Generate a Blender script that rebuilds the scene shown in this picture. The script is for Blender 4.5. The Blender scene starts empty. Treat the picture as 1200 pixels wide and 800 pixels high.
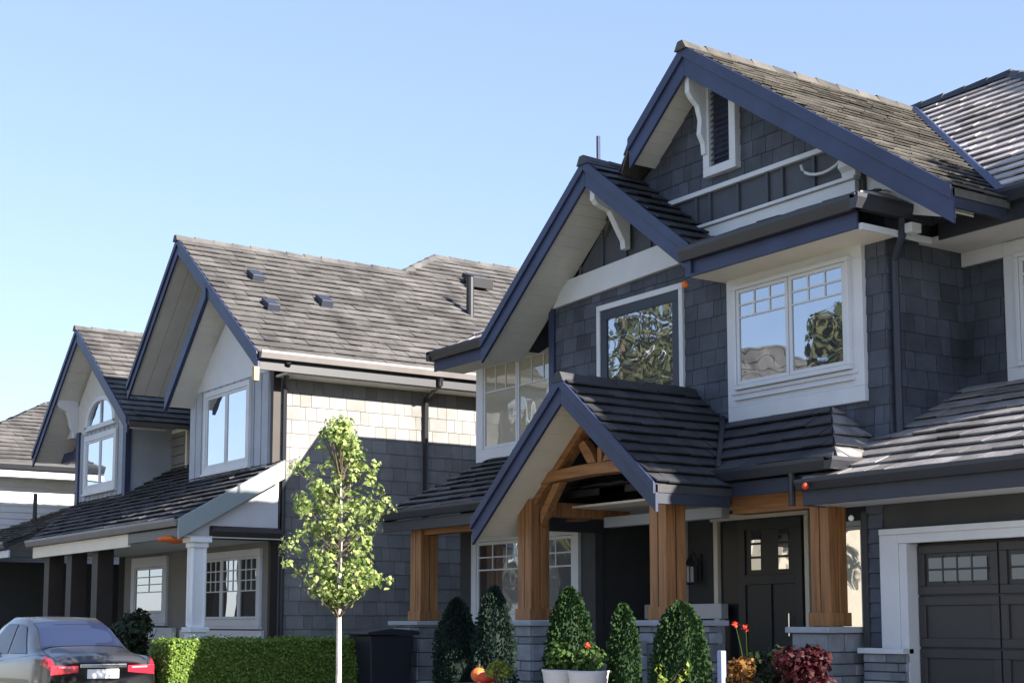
import bpy, math, random
from mathutils import Vector as V, noise as NOISE
R = math.radians
C = bpy.context.scene.collection
SC = bpy.context.scene

# ------------------------------------------------------------ camera, sky, sun, exposure
EYE = V((0, 0, 1.5)); HEAD = R(34.13); PITCH = math.atan(200 / 1744)
cd = bpy.data.cameras.new('camera'); cam = bpy.data.objects.new('camera', cd); C.objects.link(cam)
SC.camera = cam
cd.sensor_width = 36; cd.lens = 36 * 1744 / 1200; cd.shift_y = 130 / 1200
cd.clip_start = .1; cd.clip_end = 2000
fwd = V((-math.cos(HEAD) * math.cos(PITCH), math.sin(HEAD) * math.cos(PITCH), math.sin(PITCH)))
cam.location = EYE; cam.rotation_euler = fwd.to_track_quat('-Z', 'Y').to_euler()

SUN_EL, SUN_AZ = R(27), R(21.5)            # azimuth from +X towards +Y
w = bpy.data.worlds.new('World'); SC.world = w; w.use_nodes = True
nt = w.node_tree; bg = nt.nodes['Background']
sky = nt.nodes.new('ShaderNodeTexSky'); sky.sky_type = 'NISHITA'; sky.sun_disc = False
sky.sun_elevation = SUN_EL; sky.sun_rotation = R(90) - SUN_AZ
sky.air_density = 1.0; sky.dust_density = .25; sky.ozone_density = 3.0; sky.altitude = 100
gm_ = nt.nodes.new('ShaderNodeGamma'); gm_.inputs['Gamma'].default_value = .55     # thin high haze evens the sky out
hs_ = nt.nodes.new('ShaderNodeHueSaturation'); hs_.inputs['Saturation'].default_value = 1.05; hs_.inputs['Value'].default_value = 1.02
tn_ = nt.nodes.new('ShaderNodeMix'); tn_.data_type = 'RGBA'; tn_.blend_type = 'MULTIPLY'; tn_.inputs['Factor'].default_value = 1; tn_.inputs['B'].default_value = (.90, .92, 1.07, 1)
nt.links.new(sky.outputs[0], gm_.inputs['Color']); nt.links.new(gm_.outputs[0], hs_.inputs['Color']); nt.links.new(hs_.outputs[0], tn_.inputs['A']); nt.links.new(tn_.outputs['Result'], bg.inputs[0]); bg.inputs[1].default_value = .15
sd = bpy.data.lights.new('sun', 'SUN'); sun = bpy.data.objects.new('sun', sd); C.objects.link(sun)
sd.energy = 5.0; sd.angle = R(.5); sd.color = (1, .93, .83)
sdir = V((math.cos(SUN_EL) * math.cos(SUN_AZ), math.cos(SUN_EL) * math.sin(SUN_AZ), math.sin(SUN_EL)))
sun.rotation_euler = sdir.to_track_quat('Z', 'Y').to_euler(); sun.location = (20, 10, 30)
vs = SC.view_settings; vs.view_transform = 'Standard'; vs.look = 'None'; vs.gamma = 1
vs.use_curve_mapping = False; vs.exposure = 1.70

rng = random.Random(11)

# ------------------------------------------------------------ materials
def mat(name, col, rough=.7, var=0., scale=4., bump=0., bscale=40., attr=0., metal=0., spec=.5, coat=0., tint=None, stretch=None):
    m = bpy.data.materials.new(name); m.use_nodes = True
    n = m.node_tree.nodes; l = m.node_tree.links; p = n['Principled BSDF']
    p.inputs['Roughness'].default_value = rough; p.inputs['Metallic'].default_value = metal
    p.inputs['Specular IOR Level'].default_value = spec; p.inputs['Coat Weight'].default_value = coat
    p.inputs['Base Color'].default_value = (*col, 1)
    cur = None
    tc = n.new('ShaderNodeTexCoord'); src = tc.outputs['Object']
    if stretch:
        mp = n.new('ShaderNodeMapping'); mp.inputs['Scale'].default_value = stretch
        l.new(src, mp.inputs['Vector']); src = mp.outputs[0]
    if var or tint:
        nz = n.new('ShaderNodeTexNoise'); nz.inputs['Scale'].default_value = scale
        nz.inputs['Detail'].default_value = 6; nz.inputs['Roughness'].default_value = .65
        l.new(src, nz.inputs['Vector'])
        r = n.new('ShaderNodeMapRange'); r.inputs['From Min'].default_value = .3; r.inputs['From Max'].default_value = .7
        l.new(nz.outputs['Fac'], r.inputs['Value'])
        mx = n.new('ShaderNodeMix'); mx.data_type = 'RGBA'
        t = tint or tuple(min(1, c * (1 + var)) for c in col)
        d = tuple(c * (1 - var) for c in col)
        mx.inputs['A'].default_value = (*d, 1); mx.inputs['B'].default_value = (*t, 1)
        l.new(r.outputs[0], mx.inputs['Factor']); cur = mx.outputs['Result']
    if attr:
        at = n.new('ShaderNodeAttribute'); at.attribute_name = 'rnd'
        r2 = n.new('ShaderNodeMapRange'); r2.inputs['To Min'].default_value = 1 - attr; r2.inputs['To Max'].default_value = 1 + attr
        l.new(at.outputs['Fac'], r2.inputs['Value'])
        mm = n.new('ShaderNodeVectorMath'); mm.operation = 'SCALE'
        if cur: l.new(cur, mm.inputs[0])
        else: mm.inputs[0].default_value = col
        l.new(r2.outputs[0], mm.inputs['Scale']); cur = mm.outputs[0]
    if cur: l.new(cur, p.inputs['Base Color'])
    if bump:
        nb = n.new('ShaderNodeTexNoise'); nb.inputs['Scale'].default_value = bscale; nb.inputs['Detail'].default_value = 5
        l.new(src, nb.inputs['Vector'])
        b = n.new('ShaderNodeBump'); b.inputs['Strength'].default_value = bump; b.inputs['Distance'].default_value = .01
        l.new(nb.outputs['Fac'], b.inputs['Height']); l.new(b.outputs[0], p.inputs['Normal'])
    return m

def glass_mat(name, fac, dark, wave=.011):
    m = bpy.data.materials.new(name); m.use_nodes = True
    n = m.node_tree.nodes; l = m.node_tree.links; p = n['Principled BSDF']
    p.inputs['Base Color'].default_value = (*dark, 1); p.inputs['Roughness'].default_value = .6
    g = n.new('ShaderNodeBsdfGlossy'); g.inputs['Roughness'].default_value = .012; g.inputs['Color'].default_value = (.9, .95, 1, 1)
    tc = n.new('ShaderNodeTexCoord'); nz = n.new('ShaderNodeTexNoise'); nz.inputs['Scale'].default_value = 2.2; nz.inputs['Detail'].default_value = 1
    l.new(tc.outputs['Object'], nz.inputs['Vector'])
    b = n.new('ShaderNodeBump'); b.inputs['Strength'].default_value = wave; b.inputs['Distance'].default_value = .3
    l.new(nz.outputs['Fac'], b.inputs['Height']); l.new(b.outputs[0], g.inputs['Normal'])
    mx = n.new('ShaderNodeMixShader'); mx.inputs[0].default_value = fac
    l.new(p.outputs[0], mx.inputs[1]); l.new(g.outputs[0], mx.inputs[2])
    l.new(mx.outputs[0], n['Material Output'].inputs['Surface'])
    return m

def leaf_mat(name, col, col2, trans=.35, rough=.5):
    m = bpy.data.materials.new(name); m.use_nodes = True
    n = m.node_tree.nodes; l = m.node_tree.links; p = n['Principled BSDF']
    at = n.new('ShaderNodeAttribute'); at.attribute_name = 'rnd'
    mx = n.new('ShaderNodeMix'); mx.data_type = 'RGBA'
    mx.inputs['A'].default_value = (*col, 1); mx.inputs['B'].default_value = (*col2, 1)
    l.new(at.outputs['Fac'], mx.inputs['Factor'])
    l.new(mx.outputs['Result'], p.inputs['Base Color']); p.inputs['Roughness'].default_value = rough; p.inputs['Specular IOR Level'].default_value = .2
    t = n.new('ShaderNodeBsdfTranslucent'); l.new(mx.outputs['Result'], t.inputs['Color'])
    ms = n.new('ShaderNodeMixShader'); ms.inputs[0].default_value = trans
    l.new(p.outputs[0], ms.inputs[1]); l.new(t.outputs[0], ms.inputs[2])
    l.new(ms.outputs[0], n['Material Output'].inputs['Surface'])
    return m

M = dict(
    shingle=mat('dark shingle paint', (.062, .070, .090), .75, .38, 2.2, .35, 60, .26),
    siding=mat('dark siding paint', (.046, .047, .048), .75, .15, 2, .15, 50, .15),
    batten=mat('slate panel paint', (.066, .072, .088), .7, .12, 2, .1, 40),
    navy=mat('navy trim paint', (.026, .036, .088), .5, .28, 1.6, .12, 30),
    navy_dark=mat('dark navy trim paint', (.024, .029, .046), .5, .12, 3),
    gutter_taupe=mat('taupe gutter metal', (.20, .185, .18), .45, .1, 3),
    tile_sunlit_grey=mat('sunlit-look grey concrete tile', (.16, .15, .147), .7, .3, 2, .5, 35, .35, tint=(.33, .305, .3)),  # lighter copy of the dark tile; sunlight on garage and facet put into colour
    gutter=mat('charcoal gutter metal', (.026, .027, .034), .4, .12, 3),
    under=mat('roof underlay', (.03, .03, .033), .9),
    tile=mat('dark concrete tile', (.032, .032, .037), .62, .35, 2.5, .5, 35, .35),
    tile_old=mat('weathered concrete tile', (.060, .055, .049), .8, .45, 1.6, .6, 30, .35, tint=(.128, .115, .096)),
    tile_brown=mat('brown concrete tile', (.070, .065, .062), .8, .4, 1.4, .6, 30, .22, tint=(.128, .12, .115)),
    tile_sunlit=mat('pale sunlit-look tile', (.44, .385, .355), .8, .3, 1.4, .5, 30, .3),  # roof tile made pale so the colour stands in for strong sun
    soffit=mat('cream soffit board', (.60, .57, .52), .7, .08, 2),
    white=mat('white trim paint', (.62, .62, .635), .5, .06, 2, .05, 30),
    white_sunlit=mat('sunlit-look white column paint', (.82, .82, .82), .4, .05, 2),  # white raised above the trim white to stand in for sun on the column
    cream=mat('cream casing paint', (.78, .70, .57), .55, .06, 2),
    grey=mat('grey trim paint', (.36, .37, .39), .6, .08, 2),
    wood=mat('stained cedar', (.31, .138, .05), .55, .5, 2.2, .25, 20, stretch=(9, 9, .5)),
    wood_side=mat('stained cedar beam', (.31, .138, .05), .55, .5, 2.2, .25, 20, stretch=(.5, 9, 9)),
    stone=mat('grey ledge stone', (.25, .26, .275), .85, .25, 5, .5, 25, .35),
    mortar=mat('mortar', (.12, .12, .125), .9),
    cap=mat('bluestone cap', (.36, .38, .41), .8, .12, 5, .2, 30),
    door=mat('charcoal door paint', (.034, .034, .034), .45, .1, 3),
    garage=mat('garage door paint', (.040, .037, .036), .5, .1, 3),
    glass=glass_mat('window glass', .42, (.012, .013, .015)),
    glass_sky=glass_mat('coated window glass', .62, (.03, .04, .05)),
    glass_blind=glass_mat('window glass over cream blinds', .16, (.36, .32, .24)),
    glass_dim=glass_mat('door glass', .08, (.01, .01, .01)),
    blue_board=mat('pale blue board paint', (.36, .385, .43), .65, .1, 2, .08, 40, .06),
    side_shingle=mat('warm grey shingle paint', (.225, .215, .205), .75, .2, 2, .25, 50, .16),
    beige=mat('taupe siding paint', (.21, .195, .175), .7, .1, 2),
    sage=mat('sage trim paint', (.27, .31, .31), .55, .08, 2),
    brown=mat('dark brown wood', (.03, .022, .018), .6, .2, 3),
    lap=mat('white lap siding', (.62, .61, .60), .65, .06, 2),
    concrete=mat('concrete', (.46, .43, .39), .9, .15, 2, .3, 30),
    asphalt=mat('asphalt', (.13, .128, .125), .9, .25, 3, .5, 60),
    kerb=mat('kerb concrete', (.32, .31, .30), .9, .15, 3, .3, 30),
    lawn=mat('lawn', (.09, .12, .035), .95, .4, 6, .8, 90),
    bark=mat('pale bark', (.50, .46, .41), .85, .3, 8, .5, 40),
    twig=mat('brown bark', (.10, .075, .05), .9, .3, 8, .5, 40),
    sapling=leaf_mat('sapling leaves', (.09, .16, .03), (.46, .53, .20), .42),
    conifer=leaf_mat('cedar foliage', (.012, .032, .009), (.026, .06, .015), .15, .7),
    conifer_blue=leaf_mat('juniper foliage', (.009, .020, .015), (.018, .036, .024), .15, .7),
    box=leaf_mat('hedge leaves', (.07, .14, .02), (.22, .31, .06), .3),
    dark_leaf=leaf_mat('dark shrub leaves', (.014, .024, .010), (.03, .048, .018), .2),
    lime_leaf=leaf_mat('lime leaves', (.16, .22, .03), (.32, .36, .06), .4),
    red_leaf=leaf_mat('maroon leaves', (.03, .006, .008), (.068, .012, .014), .25),
    rust_leaf=leaf_mat('rust leaves', (.13, .05, .015), (.26, .13, .035), .3),
    mid_leaf=leaf_mat('green leaves', (.03, .07, .015), (.08, .14, .03), .3),
    tree_leaf=leaf_mat('street tree leaves', (.045, .065, .025), (.15, .14, .07), .35),
    orange=mat('orange paint', (.75, .16, .03), .6, .15, 6),
    red=mat('red paint', (.62, .05, .02), .6, .15, 6),
    black=mat('black plastic', (.014, .014, .017), .4),
    bin=mat('black bin plastic', (.018, .020, .028), .45, .1, 4),
    pot=mat('pale glazed pot', (.52, .50, .50), .4, .06, 3),
    blue=mat('pale blue post paint', (.22, .26, .42), .5),
    tan=mat('tan wood end', (.55, .36, .18), .7, .1, 8),
    car=mat('silver car paint', (.05, .05, .055), .32, 0, 1, metal=.3, coat=.6),
    car_glass=glass_mat('car glass', .13, (.006, .012, .045), 0),
    tyre=mat('tyre rubber', (.02, .02, .02), .9),
    chrome=mat('chrome', (.75, .75, .75), .15, metal=1),
    lamp_red=mat('tail lamp red', (.55, .02, .04), .15, spec=.8, coat=.5),
    lamp_clear=mat('tail lamp clear', (.6, .25, .28), .15, coat=.5),
    plate=mat('number plate white', (.8, .8, .8), .4),
    stucco=mat('opposite stucco', (.55, .48, .38), .8, .1, 2),
    cloth=mat('pale cloth', (.5, .42, .34), .9),
)

# ------------------------------------------------------------ mesh helpers
ORG = {}
class MB:
    def __init__(s): s.v = []; s.f = []; s.r = []
    def poly(s, pts, r=.5):
        b = len(s.v); s.v += [tuple(p) for p in pts]; s.f.append(tuple(range(b, b + len(pts)))); s.r.append(r); return s
    def solid(s, a, b2, r=.5):                      # two matching rings -> closed prism
        n = len(a); b = len(s.v); s.v += [tuple(p) for p in a] + [tuple(p) for p in b2]
        s.f.append(tuple(range(b + n - 1, b - 1, -1))); s.f.append(tuple(range(b + n, b + 2 * n))); s.r += [r, r]
        for i in range(n):
            j = (i + 1) % n; s.f.append((b + i, b + j, b + n + j, b + n + i)); s.r.append(r)
        return s
    def box(s, x0, x1, y0, y1, z0, z1, r=.5):
        a = [V((x0, y0, z0)), V((x1, y0, z0)), V((x1, y1, z0)), V((x0, y1, z0))]
        return s.solid(a, [p + V((0, 0, z1 - z0)) for p in a], r)
    def prism(s, pts, vec, r=.5):
        pts = [V(p) for p in pts]; return s.solid(pts, [p + V(vec) for p in pts], r)
    def xz(s, pts, y0, y1, r=.5):                   # polygon in XZ extruded in Y
        return s.prism([(x, y0, z) for x, z in pts], (0, y1 - y0, 0), r)
    def yz(s, pts, x0, x1, r=.5):
        return s.prism([(x0, y, z) for y, z in pts], (x1 - x0, 0, 0), r)
    def tube(s, pts, rad, n=8, r=.5):
        pts = [V(p) for p in pts]; rings = []
        for i, p in enumerate(pts):
            d = (pts[min(i + 1, len(pts) - 1)] - pts[max(i - 1, 0)]).normalized()
            a = d.orthogonal().normalized() if abs(d.z) < .9 else d.cross(V((1, 0, 0))).normalized()
            c = d.cross(a); q = rad[i] if isinstance(rad, (list, tuple)) else rad
            rings.append([p + (a * math.cos(t) + c * math.sin(t)) * q for t in [2 * math.pi * k / n for k in range(n)]])
        b = len(s.v)
        for g in rings: s.v += [tuple(p) for p in g]
        for i in range(len(rings) - 1):
            for k in range(n):
                j = (k + 1) % n; s.f.append((b + i * n + k, b + i * n + j, b + (i + 1) * n + j, b + (i + 1) * n + k)); s.r.append(r)
        s.f.append(tuple(range(b + n - 1, b - 1, -1))); s.f.append(tuple(range(b + (len(rings) - 1) * n, b + len(rings) * n))); s.r += [r, r]
        return s
    def lathe(s, c, prof, n=20, r=.5):
        b = len(s.v)
        for q, z in prof:
            for k in range(n): s.v.append((c[0] + q * math.cos(2 * math.pi * k / n), c[1] + q * math.sin(2 * math.pi * k / n), c[2] + z))
        for i in range(len(prof) - 1):
            for k in range(n):
                j = (k + 1) % n; s.f.append((b + i * n + k, b + i * n + j, b + (i + 1) * n + j, b + (i + 1) * n + k)); s.r.append(r)
        s.f.append(tuple(range(b + n - 1, b - 1, -1))); s.f.append(tuple(range(b + (len(prof) - 1) * n, b + len(prof) * n))); s.r += [r, r]
        return s
    def build(s, name, m, parent=None, bevel=0, smooth=False):
        o0 = ORG.get(parent.name, V((0, 0, 0))) if parent else V((0, 0, 0))
        me = bpy.data.meshes.new(name)
        me.from_pydata([(x - o0.x, y - o0.y, z - o0.z) for x, y, z in s.v], [], s.f)
        at = me.attributes.new('rnd', 'FLOAT', 'FACE'); at.data.foreach_set('value', s.r)
        me.materials.append(M[m] if isinstance(m, str) else m)
        if smooth: me.polygons.foreach_set('use_smooth', [True] * len(me.polygons))
        me.update()
        o = bpy.data.objects.new(name, me); C.objects.link(o)
        if parent: o.parent = parent; ORG[o.name] = o0
        else: ORG[o.name] = V((0, 0, 0))
        if bevel:
            b = o.modifiers.new('bevel', 'BEVEL'); b.width = bevel; b.segments = 2; b.limit_method = 'ANGLE'; b.angle_limit = R(40)
        return o

def thing(name, label, cat, loc, group=None):
    o = bpy.data.objects.new(name, None); C.objects.link(o); o.location = loc; o.empty_display_size = .3
    ORG[o.name] = V(loc); return tag(o, label, cat, group)
def tag(o, label, cat, group=None):
    o['label'] = label; o['category'] = cat
    if group: o['group'] = group
    return o
def rebase(o, loc):                                  # move a one-mesh thing's origin to its base
    d = V(loc); o.data.transform(__import__('mathutils').Matrix.Translation(-d)); o.location = d; ORG[o.name] = d; return o
def struct(name, mb, m):
    o = mb.build(name, m); o['kind'] = 'structure'; return o

def clip(poly, nx, ny, d):                           # keep nx*x+ny*y<=d
    out = []
    for i in range(len(poly)):
        a, b = poly[i], poly[(i + 1) % len(poly)]; da = nx * a[0] + ny * a[1] - d; db = nx * b[0] + ny * b[1] - d
        if da <= 0: out.append(a)
        if (da < 0 < db) or (db < 0 < da):
            t = da / (da - db); out.append((a[0] + (b[0] - a[0]) * t, a[1] + (b[1] - a[1]) * t))
    return out
def area(p): return abs(sum(p[i][0] * p[(i + 1) % len(p)][1] - p[(i + 1) % len(p)][0] * p[i][1] for i in range(len(p)))) / 2

def courses(mb, pts, out, e, thick, tw, seed, gap=.006, jit=.3, drop=.012, vref=None, twist=.35, slab=None):
    """clad a convex planar polygon with overlapping courses of separate tiles or shingles"""
    g = random.Random(seed); P = [V(p) for p in pts]; n = V((0, 0, 0))
    for i in range(len(P)): n += P[i].cross(P[(i + 1) % len(P)])
    n.normalize()
    if n.dot(V(out)) < 0: n = -n
    u = V((0, 0, 1)).cross(n).normalized(); v = n.cross(u); o = P[0]
    q = [((p - o).dot(u), (p - o).dot(v)) for p in P]
    v0 = min(y for _, y in q); v1 = max(y for _, y in q)
    if vref is not None: v0 -= ((v0 - (V((0, 0, vref)) - V((0, 0, o.z))).dot(v)) % e)
    k = 0; vv = v0
    while vv < v1 - 1e-4:
        band = clip(clip(q, 0, 1, vv + e), 0, -1, -vv)
        if len(band) > 2 and area(band) > 1e-5:
            ua = min(x for x, _ in band); ub = max(x for x, _ in band); x = ua - g.random() * tw
            while x < ub:
                wd = tw * (1 + (g.random() * 2 - 1) * jit); x2 = x + wd
                pc = clip(clip(band, 1, 0, x2 - gap / 2), -1, 0, -(x + gap / 2))
                if len(pc) > 2 and area(pc) > 2e-5:
                    dh = (g.random() - .5) * thick * twist; dl = g.random() * drop; tl = (g.random() - .5) * thick * twist
                    top = []; bot = []
                    for (a, b) in pc:
                        f = (b - vv) / e; h = thick * (1 - .85 * f) + dh * (1 - f) + tl * ((a - x) / wd - .5)
                        bb = b - dl * (1 - f); c = o + u * a + v * bb
                        top.append(c + n * (h + .003)); bot.append(c + n * (max(-.004, h - slab) if slab else -.004))
                    mb.solid(bot, top, g.random())
                x = x2
        vv += e; k += 1
    return mb

def roof_part(root, pts, m, seed, e=.25, thick=.045, tw=.34, name='roof', out=(0, 0, 1)):
    mb = MB(); courses(mb, pts, out, e, thick, tw, seed, slab=min(.017, thick * .45))
    P = [V(p) for p in pts]; mb.solid([p - V((0, 0, .09)) for p in P], [p - V((0, 0, .005)) for p in P])
    return mb.build(name, m, root)

def ridge_caps(root, a, b, m, seed):
    g = random.Random(seed); a = V(a); b = V(b); n = max(2, int((b - a).length / .36)); mb = MB(); d = (b - a).normalized()
    s = d.cross(V((0, 0, 1))).normalized()
    for i in range(n):
        p = a.lerp(b, i / n); q = a.lerp(b, (i + 1.1) / n); h = .018 + g.random() * .01
        pr = lambda c, k: [c - s * .11 - V((0, 0, .07)), c - s * .045 + V((0, 0, k)), c + s * .045 + V((0, 0, k)), c + s * .11 - V((0, 0, .07))]
        mb.solid(pr(p, h + .02), pr(q, h), g.random())
    return mb.build('ridge_cap', m, root)

def rake(root, ends, y, depth, m='navy', th=.04):
    """barge boards of a front gable: ends = [(x,z) low, apex, (x,z) low]; board plus a narrower proud upper board"""
    lo, ap, hi = ends
    for a, b in ((lo, ap), (ap, hi)):
        mb = MB()
        mb.xz([(a[0], a[1]), (b[0], b[1]), (b[0], b[1] - depth), (a[0], a[1] - depth)], y, y + th)
        mb.xz([(a[0], a[1] + .02), (b[0], b[1] + .02), (b[0], b[1] - depth * .36), (a[0], a[1] - depth * .36)], y - .03, y - .001)
        mb.build('fascia', m, root, .006)

def soffit_boards(root, a, b, y0, y1, off, m='soffit', pitch=.17, along=False):
    """boards under a gable overhang from (x,z) a up to b, between y0 and y1"""
    mb = MB(); A = V((a[0], 0, a[1] - off)); B = V((b[0], 0, b[1] - off))
    if along:
        n = max(1, int((y1 - y0) / pitch)); t = (y1 - y0) / n
        for i in range(n):
            ya, yb = y0 + i * t + .004, y0 + (i + 1) * t - .004
            p = [V((A.x, ya, A.z)), V((B.x, ya, B.z)), V((B.x, yb, B.z)), V((A.x, yb, A.z))]
            mb.solid(p, [q + V((0, 0, .02)) for q in p])
    else:
        L = (B - A).length; n = max(1, int(L / pitch))
        for i in range(n):
            p0 = A.lerp(B, (i + .012) / n); p1 = A.lerp(B, (i + .975) / n)
            p = [V((p0.x, y0, p0.z)), V((p1.x, y0, p1.z)), V((p1.x, y1, p1.z)), V((p0.x, y1, p0.z))]
            mb.solid(p, [q + V((0, 0, .02)) for q in p])
    p = [V((A.x, y0, A.z + .03)), V((B.x, y0, B.z + .03)), V((B.x, y1, B.z + .03)), V((A.x, y1, A.z + .03))]
    mb.solid(p, [q + V((0, 0, .015)) for q in p])
    return mb.build('soffit', m, root)

def gutter_x(root, x0, x1, y, zt, h=.14, wd=.12, m='gutter'):
    mb = MB(); pr = [(y + wd, zt), (y + wd, zt - h), (y + .035, zt - h), (y + .012, zt - h * .55), (y, zt - h * .3), (y, zt), (y + .02, zt), (y + .02, zt - .03)]
    mb.yz(pr, x0, x1); return mb.build('gutter', m, root, .004)
def gutter_y(root, y0, y1, x, zt, h=.14, wd=.12, m='gutter'):      # faces +X, outer lip at x
    mb = MB(); pr = [(x - wd, zt), (x - wd, zt - h), (x - .035, zt - h), (x - .012, zt - h * .55), (x, zt - h * .3), (x, zt), (x - .02, zt), (x - .02, zt - .03)]
    mb.xz(pr, y0, y1); return mb.build('gutter', m, root, .004)
def part(root, name, m, *boxes, bevel=.005):
    mb = MB()
    for b in boxes: mb.box(*b)
    return mb.build(name, m, root, bevel)

def frame(mb, x0, x1, z0, z1, y0, y1, t):
    mb.box(x0, x1, y0, y1, z1 - t, z1); mb.box(x0, x1, y0, y1, z0, z0 + t)
    mb.box(x0, x0 + t, y0, y1, z0 + t, z1 - t); mb.box(x1 - t, x1, y0, y1, z0 + t, z1 - t)

def window(root, x0, x1, z0, z1, y, lights=1, grid=None, casing=.1, cm='white', sm='white', gm='glass', sill=True, st=.045, proud=.05, split=None, label=None):
    """front-facing window: casing, then sashes with panes and grids as sub-parts; grid=(cols, rows, from fraction up)"""
    mb = MB(); frame(mb, x0, x1, z0, z1, y - proud, y + .01, casing)
    win = mb.build('window', cm, root, .005)
    if label: win['label'] = label
    a0, a1, b0, b1 = x0 + casing, x1 - casing, z0 + casing, z1 - casing
    cuts = split or [a0 + (a1 - a0) * i / lights for i in range(lights + 1)]
    for i in range(len(cuts) - 1):
        c0, c1 = cuts[i] + .006, cuts[i + 1] - .006
        m2 = MB(); frame(m2, c0, c1, b0 + .004, b1 - .004, y - proud + .012, y + .005, st)
        m2.build('sash', sm, win, .004)
        MB().box(c0 + st, c1 - st, y - proud + .030, y - proud + .036, b0 + st, b1 - st).build('pane', gm, win)
        if grid:
            cols, rows, fr = grid; h0 = b0 + st + (b1 - b0 - 2 * st) * fr; m3 = MB(); ww = c1 - c0 - 2 * st; hh = b1 - st - h0
            for k in range(1, cols): m3.box(c0 + st + ww * k / cols - .01, c0 + st + ww * k / cols + .01, y - proud + .020, y - proud + .029, h0 + .011, b1 - st)
            for k in range(rows):
                if fr > 0 or k > 0: m3.box(c0 + st, c1 - st, y - proud + .018, y - proud + .0285, h0 + hh * k / rows - .01, h0 + hh * k / rows + .01)
            m3.build('muntin_grid', sm, win)
    if sill: MB().box(x0 - .03, x1 + .03, y - proud - .03, y + .01, z0 - .045, z0 - .002).build('sill', cm, win, .005)
    return win

def stone_pier(root, x0, x1, y0, y1, z0, z1, seed, cap=True, name='stone_pier'):
    g = random.Random(seed); mb = MB(); mb.box(x0 + .03, x1 - .03, y0 + .03, y1 - .03, z0, z1, .1)
    z = z0
    while z < z1 - .02:
        h = min(g.choice((.09, .12, .16, .2)), z1 - z)
        for side in (0, 1, 2):
            lo, hi = (x0, x1) if side == 0 else (y0, y1); t = lo
            while t < hi - .01:
                L = min(g.uniform(.16, .45), hi - t); pr = g.uniform(0, .025)
                if hi - t - L < .08: L = hi - t
                b = (t + .005, t + L - .005)
                if side == 0: mb.box(b[0], b[1], y0 - pr, y0 + .05, z + .005, z + h - .005, g.random())
                elif side == 1: mb.box(x1 - .05, x1 + pr, b[0], b[1], z + .005, z + h - .005, g.random())
                else: mb.box(x0 - pr, x0 + .05, b[0], b[1], z + .005, z + h - .005, g.random())
                t += L
        z += h
    p = mb.build(name, 'stone', root, .008)
    if cap: MB().box(x0 - .06, x1 + .06, y0 - .06, y1 + .06, z1 + .002, z1 + .065).build('cap_stone', 'cap', p, .012)
    return p

def post(root, x, y, wd, z0, z1, m='wood', base=True):
    h = wd / 2; mb = MB(); mb.box(x - h + .02, x + h - .02, y - h + .02, y + h - .02, z0, z1)
    for s in (-1, 1):                                # two boards on each face with a groove between
        for q in (0, 1):
            a = -h if q == 0 else .008; b = -.008 if q == 0 else h
            mb.box(x + a, x + b, y + s * h - (.02 if s > 0 else 0), y + s * h + (.0 if s > 0 else .02), z0 + .001, z1 - .001)
            mb.box(x + s * h - (.022 if s > 0 else -.002), x + s * h + (.003 if s > 0 else -.003) , y + a * .93, y + b * .93, z0 + .002, z1 - .002)
    if base: mb.box(x - h - .025, x + h + .025, y - h - .025, y + h + .025, z0, z0 + .14)
    return mb.build('post', m, root, .006)

def bracket(root, x, y0, y1, zt, h, m='white', wd=.1):
    """scrolled corbel below a ridge, projecting from the wall (y1) towards the fascia (y0)"""
    d = y1 - y0
    pr = [(y0, zt), (y1, zt), (y1, zt - h), (y1 - .09, zt - h), (y1 - .10, zt - h * .86), (y1 - .16, zt - h * .74), (y1 - d * .42, zt - h * .55), (y1 - d * .55, zt - h * .38), (y0 + .06, zt - h * .3), (y0, zt - h * .22)]
    return MB().yz(pr, x - wd / 2, x + wd / 2).build('bracket', m, root, .008)

# ------------------------------------------------------------ setting: ground
struct('ground', MB().box(-400, 400, -400, 400, -1.2, -.06), 'lawn')
struct('road', MB().box(-200, 200, -2.2, 7.45, -.055, 0), 'asphalt')
struct('kerb', MB().box(-200, 200, 7.45, 7.6, -.055, .13), 'kerb')
struct('yard', MB().box(-200, 200, 7.6, 60, -.055, .2), 'lawn')
struct('driveway', MB().box(-13.2, -4.5, 7.62, 11.48, .15, .215), 'concrete')
struct('sidewalk', MB().box(-200, 200, -4.2, -2.35, -.055, .13), 'concrete')
struct('opposite_kerb', MB().box(-200, 200, -2.35, -2.2, -.055, .12), 'kerb')

# ------------------------------------------------------------ main house
H = thing('craftsman_house', 'large charcoal shingled house with navy gables, timber porch posts and grey stone piers', 'house', (-13, 12, .2))
part(H, 'wall', 'siding', (-20.2, -10.62, 13, 20, .2, 5.8), bevel=0)
part(H, 'wall', 'siding', (-10.615, -7, 13.255, 20, .2, 5.79), bevel=0)
part(H, 'wall', 'siding', (-16.645, -10.615, 12.005, 12.995, 3.0, 6.0), bevel=0)
part(H, 'wall', 'siding', (-19.1, -15.82, 12, 12.998, .2, 3.3), bevel=0)
gw = MB().yz([(11.6, .2), (11.6, 2.8), (13.25, 3.9), (13.25, .2)], -10.6, -10.14); gw.yz([(11.6, 2.3), (11.6, 2.8), (13.25, 3.9), (13.25, 2.3)], -10.14, -5.1)
gw.yz([(11.6, .2), (11.6, 2.8), (13.25, 3.9), (13.25, .2)], -5.1, -4.6); gw.box(-10.14, -5.1, 11.8, 13.25, .2, 2.3); gw.build('wall', 'siding', H)
MB().xz([(-16.6, 5.8), (-15.03, 7.2), (-13.0, 5.8)], 12.0, 12.3).build('gable_wall', 'batten', H)
MB().xz([(-16.5, 5.8), (-13.3, 8.22), (-10.9, 6.55), (-10.9, 5.8)], 12.004, 12.25).build('gable_wall', 'batten', H)

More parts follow.
